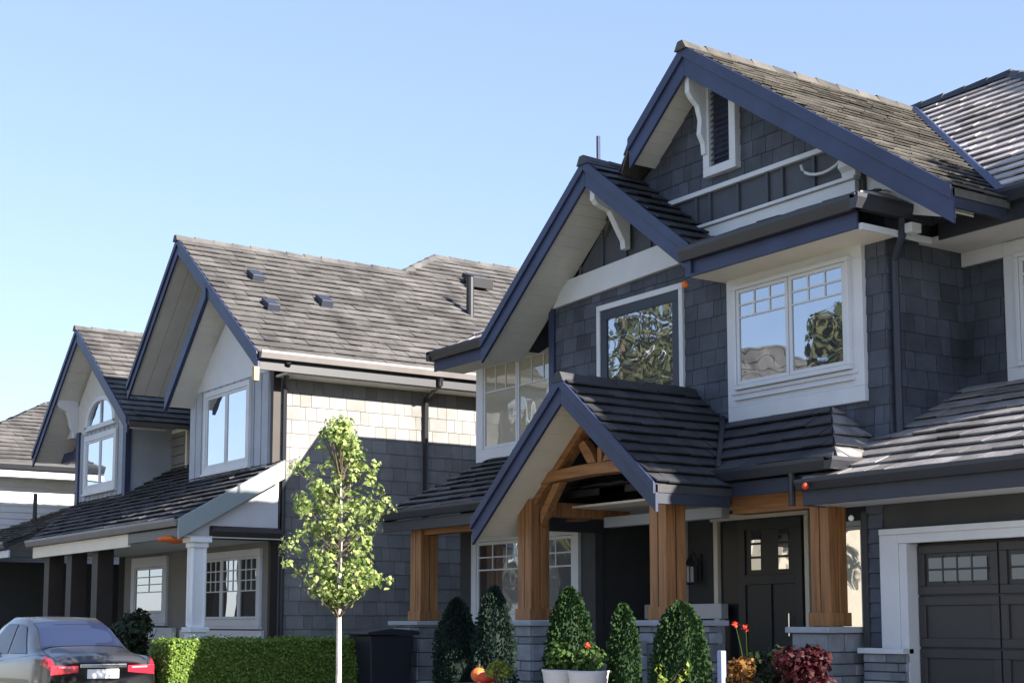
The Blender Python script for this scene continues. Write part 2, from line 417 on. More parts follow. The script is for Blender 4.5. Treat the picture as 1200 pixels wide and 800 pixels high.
def shingles(root, pts, out, seed, m='shingle', e=.2, tw=.24, name='shingle_siding', vref=0.):
    mb = MB(); courses(mb, pts, out, e, .014, tw, seed, gap=.007, jit=.45, drop=.006, vref=vref, twist=.25)
    return mb.build(name, m, root)
F = (0, -1, 0)
shingles(H, [(-16.65, 12, 3.0), (-10.61, 12, 3.0), (-10.61, 12, 5.98), (-16.65, 12, 5.98)], F, 1)
shingles(H, [(-10.61, 12, 3.3), (-10.61, 13.25, 3.3), (-10.61, 13.25, 5.8), (-10.61, 12, 5.8)], (1, 0, 0), 2)
shingles(H, [(-10.6, 13.25, 3.8), (-7, 13.25, 3.8), (-7, 13.25, 5.79), (-10.6, 13.25, 5.79)], F, 3)
shingles(H, [(-20.2, 13, 3.2), (-16.66, 13, 3.2), (-16.66, 13, 5.8), (-20.2, 13, 5.8)], F, 4)
shingles(H, [(-15.2, 11.998, 6.79), (-11.25, 11.998, 6.79), (-13.3, 11.998, 8.2)], F, 5)
part(H, 'corner_board', 'navy', (-16.72, -16.6, 11.95, 12.06, 3.4, 5.98))

# roofs: main gable, second gable, hipped body
RZ, RX = 8.5, -13.32
zl = lambda x: RZ - .83 * (RX - x); zr = lambda x: RZ - .69 * (x - RX)
roof_part(H, [(RX, 11.56, RZ), (-9.35, 11.56, zr(-9.35)), (-9.35, 12.45, zr(-9.35)), (RX, 15.74, RZ)], 'tile_old', 11, e=.2, thick=.03)
roof_part(H, [(RX, 11.56, RZ), (RX, 15.74, RZ), (-16.5, 12.4, zl(-16.5)), (-14.4, 11.56, zl(-14.4))], 'tile_old', 12)
ridge_caps(H, (RX, 11.5, RZ + .02), (RX, 15.7, RZ + .02), 'tile_old', 1)
rake(H, [(-14.4, zl(-14.4)), (RX, RZ), (-9.35, zr(-9.35))], 11.56, .37)
soffit_boards(H, (-14.4, zl(-14.4)), (RX, RZ), 11.6, 12, .29)
soffit_boards(H, (-9.45, zr(-9.45)), (RX, RZ), 11.605, 12, .29)
part(H, 'fascia', 'navy_dark', (-9.40, -9.36, 11.602, 12.4, zr(-9.35) - .2, zr(-9.35) - .02))
SX, SZ = -15.0, 7.45
sl = lambda x: SZ - .80 * (SX - x); sr = lambda x: SZ - .757 * (x - SX)
roof_part(H, [(SX, 11.3, SZ), (-12.95, 11.3, sr(-12.95)), (-12.95, 12.0, sr(-12.95)), (SX, 12.0, SZ)], 'tile', 13)
roof_part(H, [(SX, 11.3, SZ), (SX, 14.5, SZ), (-17.45, 12.3, sl(-17.45)), (-17.45, 11.3, sl(-17.45))], 'tile', 14)
roof_part(H, [(SX, 12.25, SZ), (-13.9, 12.25, sr(-13.9)), (-13.9, 13.5, sr(-13.9)), (SX, 14.5, SZ)], 'tile', 15)
ridge_caps(H, (SX, 11.25, SZ + .02), (SX, 12.1, SZ + .02), 'tile', 2)
rake(H, [(-17.45, sl(-17.45)), (SX, SZ), (-12.95, sr(-12.95))], 11.3, .33)
soffit_boards(H, (-17.45, sl(-17.45)), (SX, SZ), 11.34, 12, .26)
soffit_boards(H, (-12.95, sr(-12.95)), (SX, SZ), 11.34, 12, .26)
roof_part(H, [(-20.6, 12.5, 5.86), (-6.5, 12.5, 5.86), (-11.71, 15.75, 8.52), (-14.6, 15.75, 8.52)], 'tile_sunlit', 16, e=.21, thick=.038)
roof_part(H, [(-6.5, 12.5, 5.86), (-6.5, 20.5, 5.86), (-11.71, 15.75, 8.52)], 'tile_sunlit', 17)
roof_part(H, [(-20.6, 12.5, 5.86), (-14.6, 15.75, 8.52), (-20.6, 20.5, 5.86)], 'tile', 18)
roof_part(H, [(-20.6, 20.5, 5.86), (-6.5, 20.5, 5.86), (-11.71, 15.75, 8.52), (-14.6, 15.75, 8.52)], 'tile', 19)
ridge_caps(H, (-6.5, 12.5, 5.9), (-11.71, 15.75, 8.56), 'tile', 3)
ridge_caps(H, (-11.71, 15.75, 8.56), (-14.6, 15.75, 8.56), 'tile', 4)
MB().tube([(-9.4, 12.42, 5.83), (RX, 15.72, RZ + .03)], .06, 6).build('valley_flashing', 'navy', H)
# eaves
gutter_x(H, -20.65, -17.1, 12.3, 5.90, .15); part(H, 'fascia', 'navy', (-20.6, -17.1, 12.42, 12.45, 5.58, 5.78))
part(H, 'soffit', 'soffit', (-20.6, -16.6, 12.45, 13.0, 5.60, 5.64)); part(H, 'gutter', 'gutter', (-20.66, -20.55, 12.3, 20.5, 5.75, 5.9))
gutter_x(H, -10.3, -6.45, 12.36, 5.89, .15); part(H, 'fascia', 'gutter', (-10.3, -6.5, 12.48, 12.51, 5.56, 5.76))
part(H, 'soffit', 'soffit', (-10.6, -6.5, 12.512, 13.25, 5.58, 5.62))
part(H, 'frieze_board', 'white', (-10.59, -7, 13.2, 13.25, 5.42, 5.579))
# pent skirt over the big window
roof_part(H, [(-13.05, 11.32, 5.88), (-10.35, 11.32, 5.88), (-10.62, 12, 6.08), (-13.05, 12, 6.08)], 'tile', 20, e=.3)
roof_part(H, [(-10.35, 11.32, 5.88), (-10.35, 12.6, 5.88), (-10.62, 12.6, 6.08), (-10.62, 12.0, 6.08)], 'tile_sunlit', 21, e=.3)
gutter_x(H, -13.1, -10.31, 11.22, 5.88, .16); gutter_y(H, 11.22, 12.45, -10.26, 5.88, .16)
part(H, 'fascia', 'navy', (-13.1, -10.4, 11.34, 11.37, 5.54, 5.72))
part(H, 'soffit', 'cream', (-13.1, -10.4, 11.372, 12, 5.56, 5.60))
part(H, 'fascia', 'white', (-10.40, -10.36, 11.37, 12.45, 5.53, 5.60))
# downspout at the corner
MB().tube([(-10.33, 11.95, 5.72), (-10.33, 11.95, 5.55), (-10.54, 12.06, 5.32), (-10.54, 12.06, 3.4)], .042, 8).build('downspout', 'navy_dark', H)
part(H, 'outlet', 'white', (-10.30, -10.2, 11.95, 12.1, 5.56, 5.66))
MB().xz([(-10.9, 5.95), (-10.9, zr(-10.9) - .32), (-9.75, zr(-9.75) - .32), (-9.75, 5.62 + .0)], 12.06, 12.1).build('sunlit_infill', 'white', H)  # white board added where a sunlit surface shows under the overhang
# bands and battens
part(H, 'frieze_board', 'white', (-13.9, -10.95, 11.93, 12, 6.06, 6.30)); part(H, 'frieze_cap', 'white', (-13.9, -10.93, 11.89, 12, 6.305, 6.345))
part(H, 'trim_board', 'white', (-14.1, -11.35, 11.94, 12, 6.74, 6.80))
for x in (-13.6, -13.35, -12.85, -12.35, -12.1, -11.6): part(H, 'batten', 'batten', (x - .02, x + .02, 11.965, 12.003, 6.35, 6.74))
MB().xz([(-16.6, 5.86), (-13.35, 5.98), (-13.35, 6.2), (-13.9, 6.3), (-16.3, 6.2)], 11.93, 12.0).build('frieze_board', 'white', H, .006)
for x in (-16.0, -15.5, -15.0, -14.5, -14.0): part(H, 'batten', 'batten', (x - .02, x + .02, 11.965, 12.003, 6.2, min(sl(x), sr(x)) - .3))
bracket(H, SX + .08, 11.36, 11.95, SZ - .35, .75); bracket(H, RX - .02, 11.62, 11.96, RZ - .35, .95, wd=.08)
bracket(H, -11.0, 11.65, 11.98, 6.75, .42, wd=.2)
MB().tube([(-11.75 + .33 * (1 - math.cos(t)), 11.93, 6.66 - .17 * math.sin(t)) for t in [k * math.pi / 10 for k in range(11)]], .018, 6).build('cable', 'white', H)
# gable vent
mb = MB(); frame(mb, -13.38, -12.80, 6.92, 8.12, 11.90, 12, .11); vt = mb.build('gable_vent', 'white', H, .005)
mb = MB()
for i in range(14):
    z = 7.04 + i * .07; mb.prism([(-13.27, 11.93, z), (-13.27, 11.985, z + .05), (-13.27, 11.99, z + .06), (-13.27, 11.935, z + .012)], (.36, 0, 0))
mb.build('louvre', 'navy', vt)
MB().tube([(-16.0, 12.3, 6.5), (-16.0, 12.3, 8.25)], .028, 8).build('vent_pipe', 'navy', H)
# windows, upper storey
window(H, -15.62, -13.86, 4.2, 5.72, 12, 1, None, .075, 'white', 'navy_dark', st=.13, sill=False)
wp = MB(); frame(wp, -13.03, -10.89, 3.86, 5.6, 11.93, 12, .17); wp.box(-12.86, -11.06, 11.935, 12, 4.03, 4.2); wp.box(-12.9, -11.02, 11.90, 11.93, 4.10, 4.125)
wp.box(-12.95, -10.97, 11.91, 11.93, 4.17, 4.215); wp.build('window_surround', 'white', H, .006)
window(H, -12.87, -11.04, 4.22, 5.46, 11.93, 2, (3, 2, .72), .05, sill=False, proud=.06)
window(H, -20.15, -17.7, 4.07, 5.84, 13, 1, (3, 1, .68), .2, 'white', gm='glass_blind', sill=False, split=[-19.95, -18.98, -17.9])
wp = MB(); frame(wp, -10.02, -7.7, 4.05, 5.57, 13.18, 13.25, .15); wp.build('window_surround', 'white', H, .006)
window(H, -9.87, -7.85, 4.2, 5.42, 13.2, 2, (3, 2, .72), .05, sill=False)
# garage
roof_part(H, [(-10.88, 10.98, 2.94), (-4.2, 10.98, 2.94), (-4.2, 13.25, 4.07), (-10.6, 13.25, 4.07), (-10.6, 12.0, 3.45), (-10.88, 11.9, 3.4)], 'tile_sunlit_grey', 22, e=.26, thick=.038)
gutter_x(H, -10.9, -4.2, 10.86, 2.955, .115, .10); part(H, 'fascia', 'navy_dark', (-10.88, -4.2, 10.96, 10.99, 2.69, 2.86))
part(H, 'soffit', 'white', (-10.88, -4.2, 10.992, 11.6, 2.70, 2.73))
part(H, 'fascia', 'gutter', (-10.90, -10.87, 10.99, 11.6, 2.69, 2.92))
gt = MB(); gt.box(-10.38, -10.14, 11.52, 11.6, 1.25, 2.42); gt.box(-10.139, -5.0, 11.52, 11.6, 2.29, 2.42); gt.box(-5.139, -4.9, 11.52, 11.6, .25, 2.289)
gt.box(-10.36, -4.92, 11.49, 11.519, 2.38, 2.44); gt.box(-10.138, -10.04, 11.53, 11.72, .22, 2.288)
gt.build('door_trim', 'white', H, .006)
gd = MB(); gd.box(-10.04, -5.14, 11.70, 11.75, .22, 2.288); gdo = gd.build('garage_door', 'garage', H)
rel = MB()
for c in range(5):
    a = -10.04 + c * .98
    for r_ in range(4):
        z = .24 + r_ * .51
        frame(rel, a + .01, a + .97, z + .01, z + .50, 11.675, 11.70, .085)
        if r_ == 3:
            p = MB().box(a + .14, a + .84, 11.688, 11.698, z + .14, z + .37).build('pane', 'glass_dim', gdo)
            for k in range(1, 4): rel.box(a + .14 + .175 * k - .009, a + .14 + .175 * k + .009, 11.68, 11.699, z + .12, z + .39)
            rel.box(a + .12, a + .86, 11.678, 11.697, z + .245, z + .265)
rel.build('panel_moulding', 'garage', gdo, .006)
stone_pier(H, -10.6, -10.06, 11.5, 11.62, .2, 1.2, 31, False, 'stone_wainscot')
part(H, 'wainscot_cap', 'white', (-10.64, -10.04, 11.44, 11.6, 1.2, 1.255))
lp = MB()
for i in range(11): lp.prism([(-10.6, 11.598, 1.26 + i * .15), (-10.6, 11.575, 1.262 + i * .15), (-10.6, 11.592, 1.405 + i * .15), (-10.6, 11.598, 1.405 + i * .15)], (.22, 0, 0))
lp.build('lap_siding', 'shingle', H)
MB().box(-10.66, -10.58, 11.56, 11.62, .3, 2.64).build('corner_board', 'siding', H, .005)

# lower porch roofs
roof_part(H, [(-14.4, 11.05, 3.15), (-10.5, 11.05, 3.15), (-11.45, 12, 3.89), (-14.4, 12, 3.89)], 'tile', 23, e=.24)
roof_part(H, [(-10.5, 11.05, 3.15), (-10.5, 12, 3.15), (-11.45, 12, 3.89)], 'tile_sunlit_grey', 24, e=.24, thick=.04)
gutter_x(H, -13.0, -10.45, 10.92, 3.165, .13); part(H, 'fascia', 'navy_dark', (-13.0, -10.5, 11.04, 11.07, 2.86, 3.02))
gutter_y(H, 10.92, 11.45, -10.42, 3.165, .13)
part(H, 'soffit', 'cream', (-15.8, -10.62, 11.072, 13.0, 2.93, 2.96))
MB().tube([(-11.05, 10.98, 3.04), (-11.05, 10.98, 2.7)], .035, 8).build('downspout', 'gutter', H)
roof_part(H, [(-19.75, 11.05, 3.15), (-16.65, 11.05, 3.15), (-16.65, 13, 4.1), (-19.75, 13, 4.1)], 'tile', 25, e=.25)
roof_part(H, [(-16.65, 11.05, 3.15), (-13.9, 11.05, 3.15), (-13.9, 12, 3.61), (-16.65, 12, 3.61)], 'tile', 26, e=.25)
gutter_x(H, -19.8, -15.1, 10.92, 3.165, .13); part(H, 'fascia', 'gutter', (-19.78, -15.1, 11.04, 11.07, 2.86, 3.02))
MB().yz([(11.05, 3.17), (13.0, 4.12), (13.0, 3.9), (11.05, 2.95)], -19.82, -19.77).build('fascia', 'navy', H, .005)
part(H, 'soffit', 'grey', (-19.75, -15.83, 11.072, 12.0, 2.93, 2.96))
# entry gable
EX, EZ = -13.72, 4.31
el = lambda x: EZ - .82 * (EX - x); er = lambda x: EZ - .80 * (x - EX)
roof_part(H, [(EX, 9.97, EZ), (-12.03, 9.97, er(-12.03)), (-12.03, 11.05, er(-12.03)), (-12.28, 11.08, er(-12.28)), (-13.2, 12.0, er(-13.2)), (EX, 12.0, EZ)], 'tile', 27, e=.2)
roof_part(H, [(EX, 9.97, EZ), (EX, 12.0, EZ), (-15.6, 12.0, el(-15.6)), (-15.6, 9.97, el(-15.6))], 'tile', 28, e=.2)
ridge_caps(H, (EX, 9.93, EZ + .02), (EX, 12, EZ + .02), 'tile', 6)
rake(H, [(-15.6, el(-15.6)), (EX, EZ), (-12.03, er(-12.03))], 9.97, .30)
soffit_boards(H, (-15.58, el(-15.58)), (EX, EZ), 10.01, 10.75, .2, 'cream', .3)
soffit_boards(H, (-12.1, er(-12.1)), (EX, EZ), 10.015, 10.75, .2, 'cream', .3)
part(H, 'fascia', 'navy_dark', (-12.075, -12.04, 10.012, 11.03, er(-12.03) - .21, er(-12.03) - .02))
MB().tube([(-12.28, 11.08, er(-12.28) + .03), (-13.2, 12, er(-13.2) + .04)], .05, 6).build('valley_flashing', 'gutter', H)
PY = 10.58
for x, s in ((-15.09, 1), (-12.52, 2)):
    stone_pier(H, x - .24, x + .26, PY - .24, PY + .5, .2, 1.47, 40 + s)
    post(H, x - .045, PY, .28, 1.54, 3.02)
tb = MB(); n = 10
for k in range(n):                                   # cambered tie beam
    a, b = k / n, (k + 1) / n; f = lambda t: 3.16 + .07 * math.sin(math.pi * t); xa, xb = -15.2 + 2.8 * a, -15.2 + 2.8 * b
    tb.xz([(xa, f(a)), (xb, f(b)), (xb, f(b) + .13), (xa, f(a) + .13)], PY - .1, PY + .1)
tb.build('tie_beam', 'wood_side', H)
part(H, 'king_post', 'wood', (-13.76, -13.68, PY - .05, PY + .05, 3.36, 3.55))
for s in (-1, 1):
    MB().xz([(EX + s * .06, 3.37), (EX + s * .14, 3.50), (EX + s * .30, 3.66), (EX + s * .40, 3.60), (EX + s * .33, 3.50), (EX + s * .22, 3.37)], PY - .06, PY + .06).build('gable_ornament', 'wood_side', H, .008)
    e_ = (-15.35, el(-15.35)) if s < 0 else (-12.25, er(-12.25))
    MB().xz([(e_[0], e_[1] - .2), (EX, EZ - .2), (EX, EZ - .31), (e_[0], e_[1] - .31)], PY - .08, PY + .08).build('rafter', 'wood_side', H, .008)
    px = -14.91 if s < 0 else -12.70; d = 1 if s < 0 else -1
    br = MB().xz([(px, 2.70), (px, 2.86), (px + d * .27, 3.19), (px + d * .42, 3.2)], PY - .05, PY + .05)
    br.build('knee_brace', 'wood_side', H)
for x in (-15.09, -12.52): part(H, 'beam', 'wood', (x - .1, x + .1, PY + .2, 12.0, 2.82, 3.0))
part(H, 'beam', 'grey', (-14.9, -12.7, 11.5, 11.62, 2.70, 2.83))
# outer posts, their piers and beams
stone_pier(H, -19.55, -18.8, 11.1, 11.75, .2, 1.47, 51); post(H, -19.15, 11.4, .30, 1.54, 2.93)
stone_pier(H, -11.25, -10.75, 11.15, 11.85, .2, 1.40, 52); post(H, -10.98, 11.42, .26, 1.47, 2.93)
part(H, 'beam', 'wood_side', (-12.3, -10.85, 11.30, 11.5, 2.70, 2.925)); part(H, 'beam', 'wood_side', (-19.3, -15.2, 11.30, 11.5, 2.80, 2.925))
st = MB()
for i in range(3):
    y1 = 10.33 - i * .3; h = 1.32 - i * .24; zz = .2
    while zz < h - .02:
        q = min(.16, h - zz); st.box(-12.98, -12.62, y1 - .3 + .004, y1 - .004, zz + .004, zz + q - .004, rng.random()); zz += .16
st.build('step_wall', 'stone', H, .01)
part(H, 'porch_floor', 'concrete', (-19.6, -10.62, 11.0, 12.99, .2, .5)); part(H, 'porch_floor', 'concrete', (-15.3, -12.3, 9.9, 11.0, .2, .49))
part(H, 'step', 'concrete', (-14.9, -12.99, 9.5, 9.9, .2, .36))
# porch wall pieces
window(H, -18.72, -16.05, 1.5, 2.82, 12, 2, (3, 2, .62), .13, 'white', sill=True)
part(H, 'corner_board', 'siding', (-15.84, -15.7, 11.97, 12.1, .5, 2.93))
part(H, 'corner_board', 'white', (-15.13, -15.02, 12.94, 13, .5, 2.93))
part(H, 'porch_rail', 'white', (-15.68, -14.15, 12.78, 12.9, 1.56, 1.75), (-15.6, -15.5, 12.79, 12.89, .5, 1.56), (-14.3, -14.2, 12.79, 12.89, .5, 1.56))
dt = MB(); dt.box(-14.45, -14.37, 12.93, 13, .5, 2.80); dt.box(-14.5, -12.75, 12.92, 13, 2.80, 2.88); dt.box(-12.83, -12.76, 12.93, 13, .5, 2.799); dt.build('door_trim', 'cream', H, .005)
part(H, 'door_recess', 'black', (-14.37, -13.99, 12.985, 12.998, .5, 2.79), bevel=0)
fd = part(H, 'front_door', 'door', (-13.98, -12.86, 12.94, 12.99, .5, 2.79))
dm = MB(); frame(dm, -13.98, -12.86, .5, 2.79, 12.915, 12.94, .13); dm.box(-13.85, -12.99, 12.915, 12.94, 1.98, 2.1); dm.box(-13.45, -13.39, 12.915, 12.94, .63, 1.98); dm.build('panel_moulding', 'door', fd, .005)
for c in (-13.66, -13.18):
    for k in range(3): MB().box(c - .085, c + .085, 12.93, 12.938, 2.16 + k * .17, 2.30 + k * .17).build('pane', 'glass', fd)
MB().tube([(-13.04, 12.87, 1.35), (-13.04, 12.87, 1.62)], .018, 8).build('handle', 'chrome', fd)
window(H, -12.45, -11.86, .9, 2.68, 13, 1, None, .06, 'white', sill=False, st=.04)

# ------------------------------------------------------------ left neighbour
N = thing('gabled_house', 'grey house behind the small tree, steep navy gables and white porch column', 'house', (-26, 11, .2))
WX = -22.8
part(N, 'wall', 'siding', (-33.0, WX - .004, 11.6, 20, .2, 5.8), bevel=0)
MB().yz([(10.6, .2), (10.6, 5.9), (20, 5.9), (20, .2)], -26.38, WX - .005).build('wall', 'beige', N)
part(N, 'wall', 'blue_board', (-33.0, -29.85, 10.62, 11.6, 3.0, 5.7), bevel=0)
part(N, 'wall', 'beige', (-29.85, -26.4, 10.62, 11.6, .2, 3.6), bevel=0)
shingles(N, [(WX, 10.72, .3), (WX, 19.9, .3), (WX, 19.9, 5.85), (WX, 10.72, 5.85)], (1, 0, 0), 61, 'side_shingle', .235, .26)
part(N, 'corner_board', 'brown', (WX - .06, WX + .03, 10.58, 10.72, .3, 5.75))
# boards on the small front gable wall
bb = MB(); x = -26.4
while x < WX - .05:
    top = 5.9 if x < -26.1 else 6.2
    bb.box(x + .018, min(x + .29, WX - .07) - .018, 10.565, 10.6, 3.9, top, rng.random()); x += .29
bb.build('board_siding', 'blue_board', N, .004)
G2X, G2Z = -25.95, 8.62
g2r = lambda x: G2Z - .735 * (x - G2X); g2l = lambda x: G2Z - .97 * (G2X - x)
G3X = -24.49; G3Z = g2r(G3X) - .02; g3l = lambda x: G3Z - .97 * (G3X - x)
MB().xz([(-26.38, 5.5), (-26.3, 5.55), (-24.5, G3Z - .28), (WX, 5.9), (WX, 5.5)], 10.6, 10.8).build('gable_wall', 'white', N)
MB().xz([(-28.5, 5.5), (-25.95, 8.35), (-24.4, 7.2), (-24.4, 5.5)], 11.6, 11.75).build('gable_wall', 'blue_board', N)
BX, BZ, BY = -26.9, 9.32, 16.4                          # higher roof behind on the same slope
roof_part(N, [(G2X, 10.06, G2Z), (-22.28, 10.06, g2r(-22.28)), (-22.28, 20, g2r(-22.28)), (G2X, 20, G2Z)], 'tile_brown', 71, e=.225, thick=.042)
roof_part(N, [(G2X, 14.9, G2Z), (G2X, 20, G2Z), (BX, 20, g2r(BX)), (BX, 16.2, g2r(BX))], 'tile_brown', 72, e=.225, thick=.042)
roof_part(N, [(BX, 16.2, g2r(BX)), (G2X, 14.9, G2Z), (-29, 14.9, 7.6)], 'tile_brown', 73)
roof_part(N, [(G2X, 10.06, G2Z), (G2X, 16, G2Z), (-28.6, 16, g2l(-28.6)), (-28.45, 10.06, g2l(-28.45))], 'tile_brown', 74)
ridge_caps(N, (G2X, 10.0, G2Z + .02), (G2X, 14.9, G2Z + .02), 'tile_brown', 11)
ridge_caps(N, (BX, 16.2, g2r(BX) + .02), (BX, 20, g2r(BX) + .02), 'tile_brown', 12)
ridge_caps(N, (G2X, 14.9, G2Z + .03), (BX, 16.2, g2r(BX) + .03), 'tile_brown', 13)
rake(N, [(-28.45, g2l(-28.45)), (G2X, G2Z), (-22.28, g2r(-22.28))], 10.06, .30)
soffit_boards(N, (-28.4, g2l(-28.4)), (G2X, G2Z), 10.10, 11.6, .24, 'soffit', .3, True)
soffit_boards(N, (-22.3, g2r(-22.3)), (G3X, G3Z), 10.10, 10.6, .24, 'soffit', .2)
roof_part(N, [(G3X, 10.12, G3Z - .08), (G3X, 11.6, G3Z - .08), (-26.35, 11.6, g3l(-26.35) - .08), (-26.35, 10.12, g3l(-26.35) - .08)], 'tile', 75)
mb = MB(); mb.xz([(-26.35, g3l(-26.35)), (G3X, G3Z), (G3X, G3Z - .3), (-26.35, g3l(-26.35) - .3)], 10.03, 10.10); mb.build('fascia', 'navy', N, .006)
soffit_boards(N, (-26.3, g3l(-26.3)), (G3X, G3Z), 10.11, 10.6, .27, 'soffit', .2)
MB().xz([(-26.3, 5.75), (WX + .1, 5.75), (WX + .1, 5.95), (-23.9, 6.78), (-24.6, 7.0), (-25.9, 6.0)], 10.55, 10.598).build('gable_panel', 'white', N, .006)
part(N, 'fascia_end', 'tan', (-22.36, -22.27, 10.0, 10.09, 5.45, 5.68))
gutter_y(N, 10.08, 20, -22.16, g2r(-22.28) + .03, .13, m='gutter_taupe'); part(N, 'fascia', 'gutter', (-22.33, -22.29, 10.1, 20, 5.64, 5.9))
part(N, 'soffit', 'soffit', (WX, -22.33, 10.62, 20, 5.62, 5.66))
for y in (13.55, 15.1): MB().tube([(-22.24, y, 5.8), (-22.24, y, 5.7), (WX + .06, y, 5.5), (WX + .06, y, .3)], .05, 8).build('downspout', 'black', N)
MB().tube([(-22.24, 10.6, 5.8), (WX + .05, 10.78, 5.45), (WX + .05, 10.78, .3)], .045, 8).build('downspout', 'black', N)
# left gable
G1X, G1Z = -31.75, 7.88
g1r = lambda x: G1Z - .70 * (x - G1X); g1l = lambda x: G1Z - .84 * (G1X - x)
roof_part(N, [(G1X, 10.06, G1Z), (-28.3, 10.06, g1r(-28.3)), (-28.3, 16, g1r(-28.3)), (G1X, 16, G1Z)], 'tile_brown', 76, e=.225, thick=.042)
roof_part(N, [(G1X, 10.06, G1Z), (G1X, 16, G1Z), (-34.7, 16, g1l(-34.7)), (-34.7, 10.06, g1l(-34.7))], 'tile_brown', 77)
ridge_caps(N, (G1X, 10.0, G1Z + .02), (G1X, 16, G1Z + .02), 'tile_brown', 14)
rake(N, [(-34.7, g1l(-34.7)), (G1X, G1Z), (-28.4, g1r(-28.4))], 10.06, .30)
soffit_boards(N, (-34.65, g1l(-34.65)), (G1X, G1Z), 10.1, 10.9, .24, 'soffit', .3)
soffit_boards(N, (-28.45, g1r(-28.45)), (G1X, G1Z), 10.1, 10.9, .24, 'soffit', .3)
MB().xz([(-33.9, 5.7), (-31.75, 7.55), (-29.5, 6.0), (-29.5, 5.7)], 10.6, 10.85).build('gable_wall', 'soffit', N)
bb = MB(); x = -33.0
while x < -29.9: bb.box(x + .018, min(x + .29, -29.85) - .018, 10.585, 10.62, 3.8, 5.7, rng.random()); x += .29
bb.build('board_siding', 'blue_board', N, .004)
part(N, 'corner_board', 'navy', (-33.06, -32.86, 10.54, 10.66, 3.8, 5.75)); part(N, 'corner_board', 'navy', (-29.96, -29.8, 10.54, 10.66, 3.8, 5.75))
part(N, 'fascia', 'navy', (-34.6, -33.0, 10.7, 10.78, 5.2, 5.42)); part(N, 'soffit', 'soffit', (-34.6, -33.0, 10.78, 12, 5.22, 5.26))
bracket(N, -33.2, 10.12, 10.6, 6.6, .95, wd=.16)
window(N, -32.45, -30.4, 4.32, 5.6, 10.58, 2, None, .13, 'white', gm='glass_sky', sill=True)
aw = MB(); c0 = -31.42; arc = [(c0 + .98 * math.cos(t), 5.72 + .68 * math.sin(t) ** .8) for t in [k * math.pi / 14 for k in range(15)]]
arci = [(c0 + .80 * math.cos(t), 5.80 + .50 * math.sin(t) ** .8) for t in [k * math.pi / 14 for k in range(15)]]
for k in range(14): aw.xz([arc[k], arc[k + 1], arci[k + 1], arci[k]], 10.51, 10.6)
aw.box(c0 - .98, c0 + .98, 10.51, 10.6, 5.70, 5.80); aw = aw.build('arched_window', 'white', N, .004)
MB().xz(arci[::-1], 10.56, 10.57).build('pane', 'glass_sky', aw); MB().box(c0 - .03, c0 + .03, 10.53, 10.555, 5.8, 6.28).build('muntin_grid', 'white', aw)
window(N, -25.63, -23.62, 4.2, 5.7, 10.565, 2, None, .1, 'white', gm='glass_sky', sill=True)
window(N, -30.9, -29.0, 4.3, 5.55, 11.6, 1, None, .09, 'cream', gm='siding', sill=False)
sh = MB()
for k in range(6): sh.prism([(-30.8, 11.57, 4.42 + k * .19), (-30.8, 11.54, 4.42 + k * .19), (-30.8, 11.56, 4.6 + k * .19), (-30.8, 11.57, 4.6 + k * .19)], (1.7, 0, 0))
sh.build('shutter', 'beige', N)
# porch
pz = lambda y: 3.15 + .57 * (y - 8.86)
roof_part(N, [(-30.54, 8.86, pz(8.86)), (-22.4, 8.86, pz(8.86)), (-22.4, 10.6, pz(10.6)), (-33.1, 10.6, pz(10.6))], 'tile', 78, e=.22)
roof_part(N, [(-29.85, 10.6, pz(10.6)), (-26.4, 10.6, pz(10.6)), (-26.4, 11.6, pz(11.6)), (-29.85, 11.6, pz(11.6))], 'tile', 79, e=.22)
MB().yz([(8.8, pz(8.8) + .03), (10.62, pz(10.62) + .03), (10.62, pz(10.62) - .28), (8.8, pz(8.8) - .3)], -22.4, -22.34).build('fascia', 'sage', N, .006)
gutter_x(N, -30.5, -22.42, 8.74, 3.16, .13, m='gutter_taupe'); part(N, 'fascia', 'cream', (-30.3, -24.8, 8.86, 8.92, 2.80, 3.02)); part(N, 'fascia', 'gutter', (-24.8, -22.42, 8.86, 8.92, 2.85, 3.02))
part(N, 'soffit', 'soffit', (-30.3, -22.42, 8.92, 10.6, 2.86, 2.89))
MB().yz([(9.0, 2.9), (10.6, 2.9), (10.6, pz(10.6) - .3), (9.0, pz(9.0) - .25)], -22.62, -22.55).build('gable_panel', 'white', N)
MB().tube([(-22.5, 9.4, 2.95), (-22.5, 10.6, 2.95)], .11, 10).build('beam', 'brown', N)
cl = MB(); cx_, cy_ = -22.55, 9.2
for a, z0, z1 in ((.2, .5, .75), (.13, .75, 1.36), (.10, 1.44, 2.76)): cl.box(cx_ - a, cx_ + a, cy_ - a, cy_ + a, z0, z1)
cl.prism([(cx_ - .17, cy_ - .17, 1.36), (cx_ + .17, cy_ - .17, 1.36), (cx_ + .17, cy_ + .17, 1.36), (cx_ - .17, cy_ + .17, 1.36)], (0, 0, .08))
for s in (-1, 1):
    for t in (-1, 1): cl.box(cx_ + s * .1 - .02, cx_ + s * .1 + .02, cy_ + t * .1 - .02, cy_ + t * .1 + .02, 1.45, 2.75)
cl.box(cx_ - .14, cx_ + .14, cy_ - .14, cy_ + .14, 2.70, 2.78); cl.box(cx_ - .18, cx_ + .18, cy_ - .18, cy_ + .18, 2.78, 2.86)
cl.build('column', 'white_sunlit', N, .01)
part(N, 'porch_floor', 'concrete', (-30.4, -22.4, 8.9, 10.6, .2, .5))
window(N, -25.65, -23.12, 1.45, 2.76, 10.6, 3, (3, 3, .45), .12, 'white')
part(N, 'apron_board', 'white', (-26.6, -23.0, 10.54, 10.6, 1.1, 1.38))
window(N, -29.35, -27.42, 1.5, 2.8, 10.62, 1, (2, 3, .45), .2, 'white')
part(N, 'apron_board', 'white', (-29.6, -26.9, 10.5, 10.6, 1.2, 1.42))
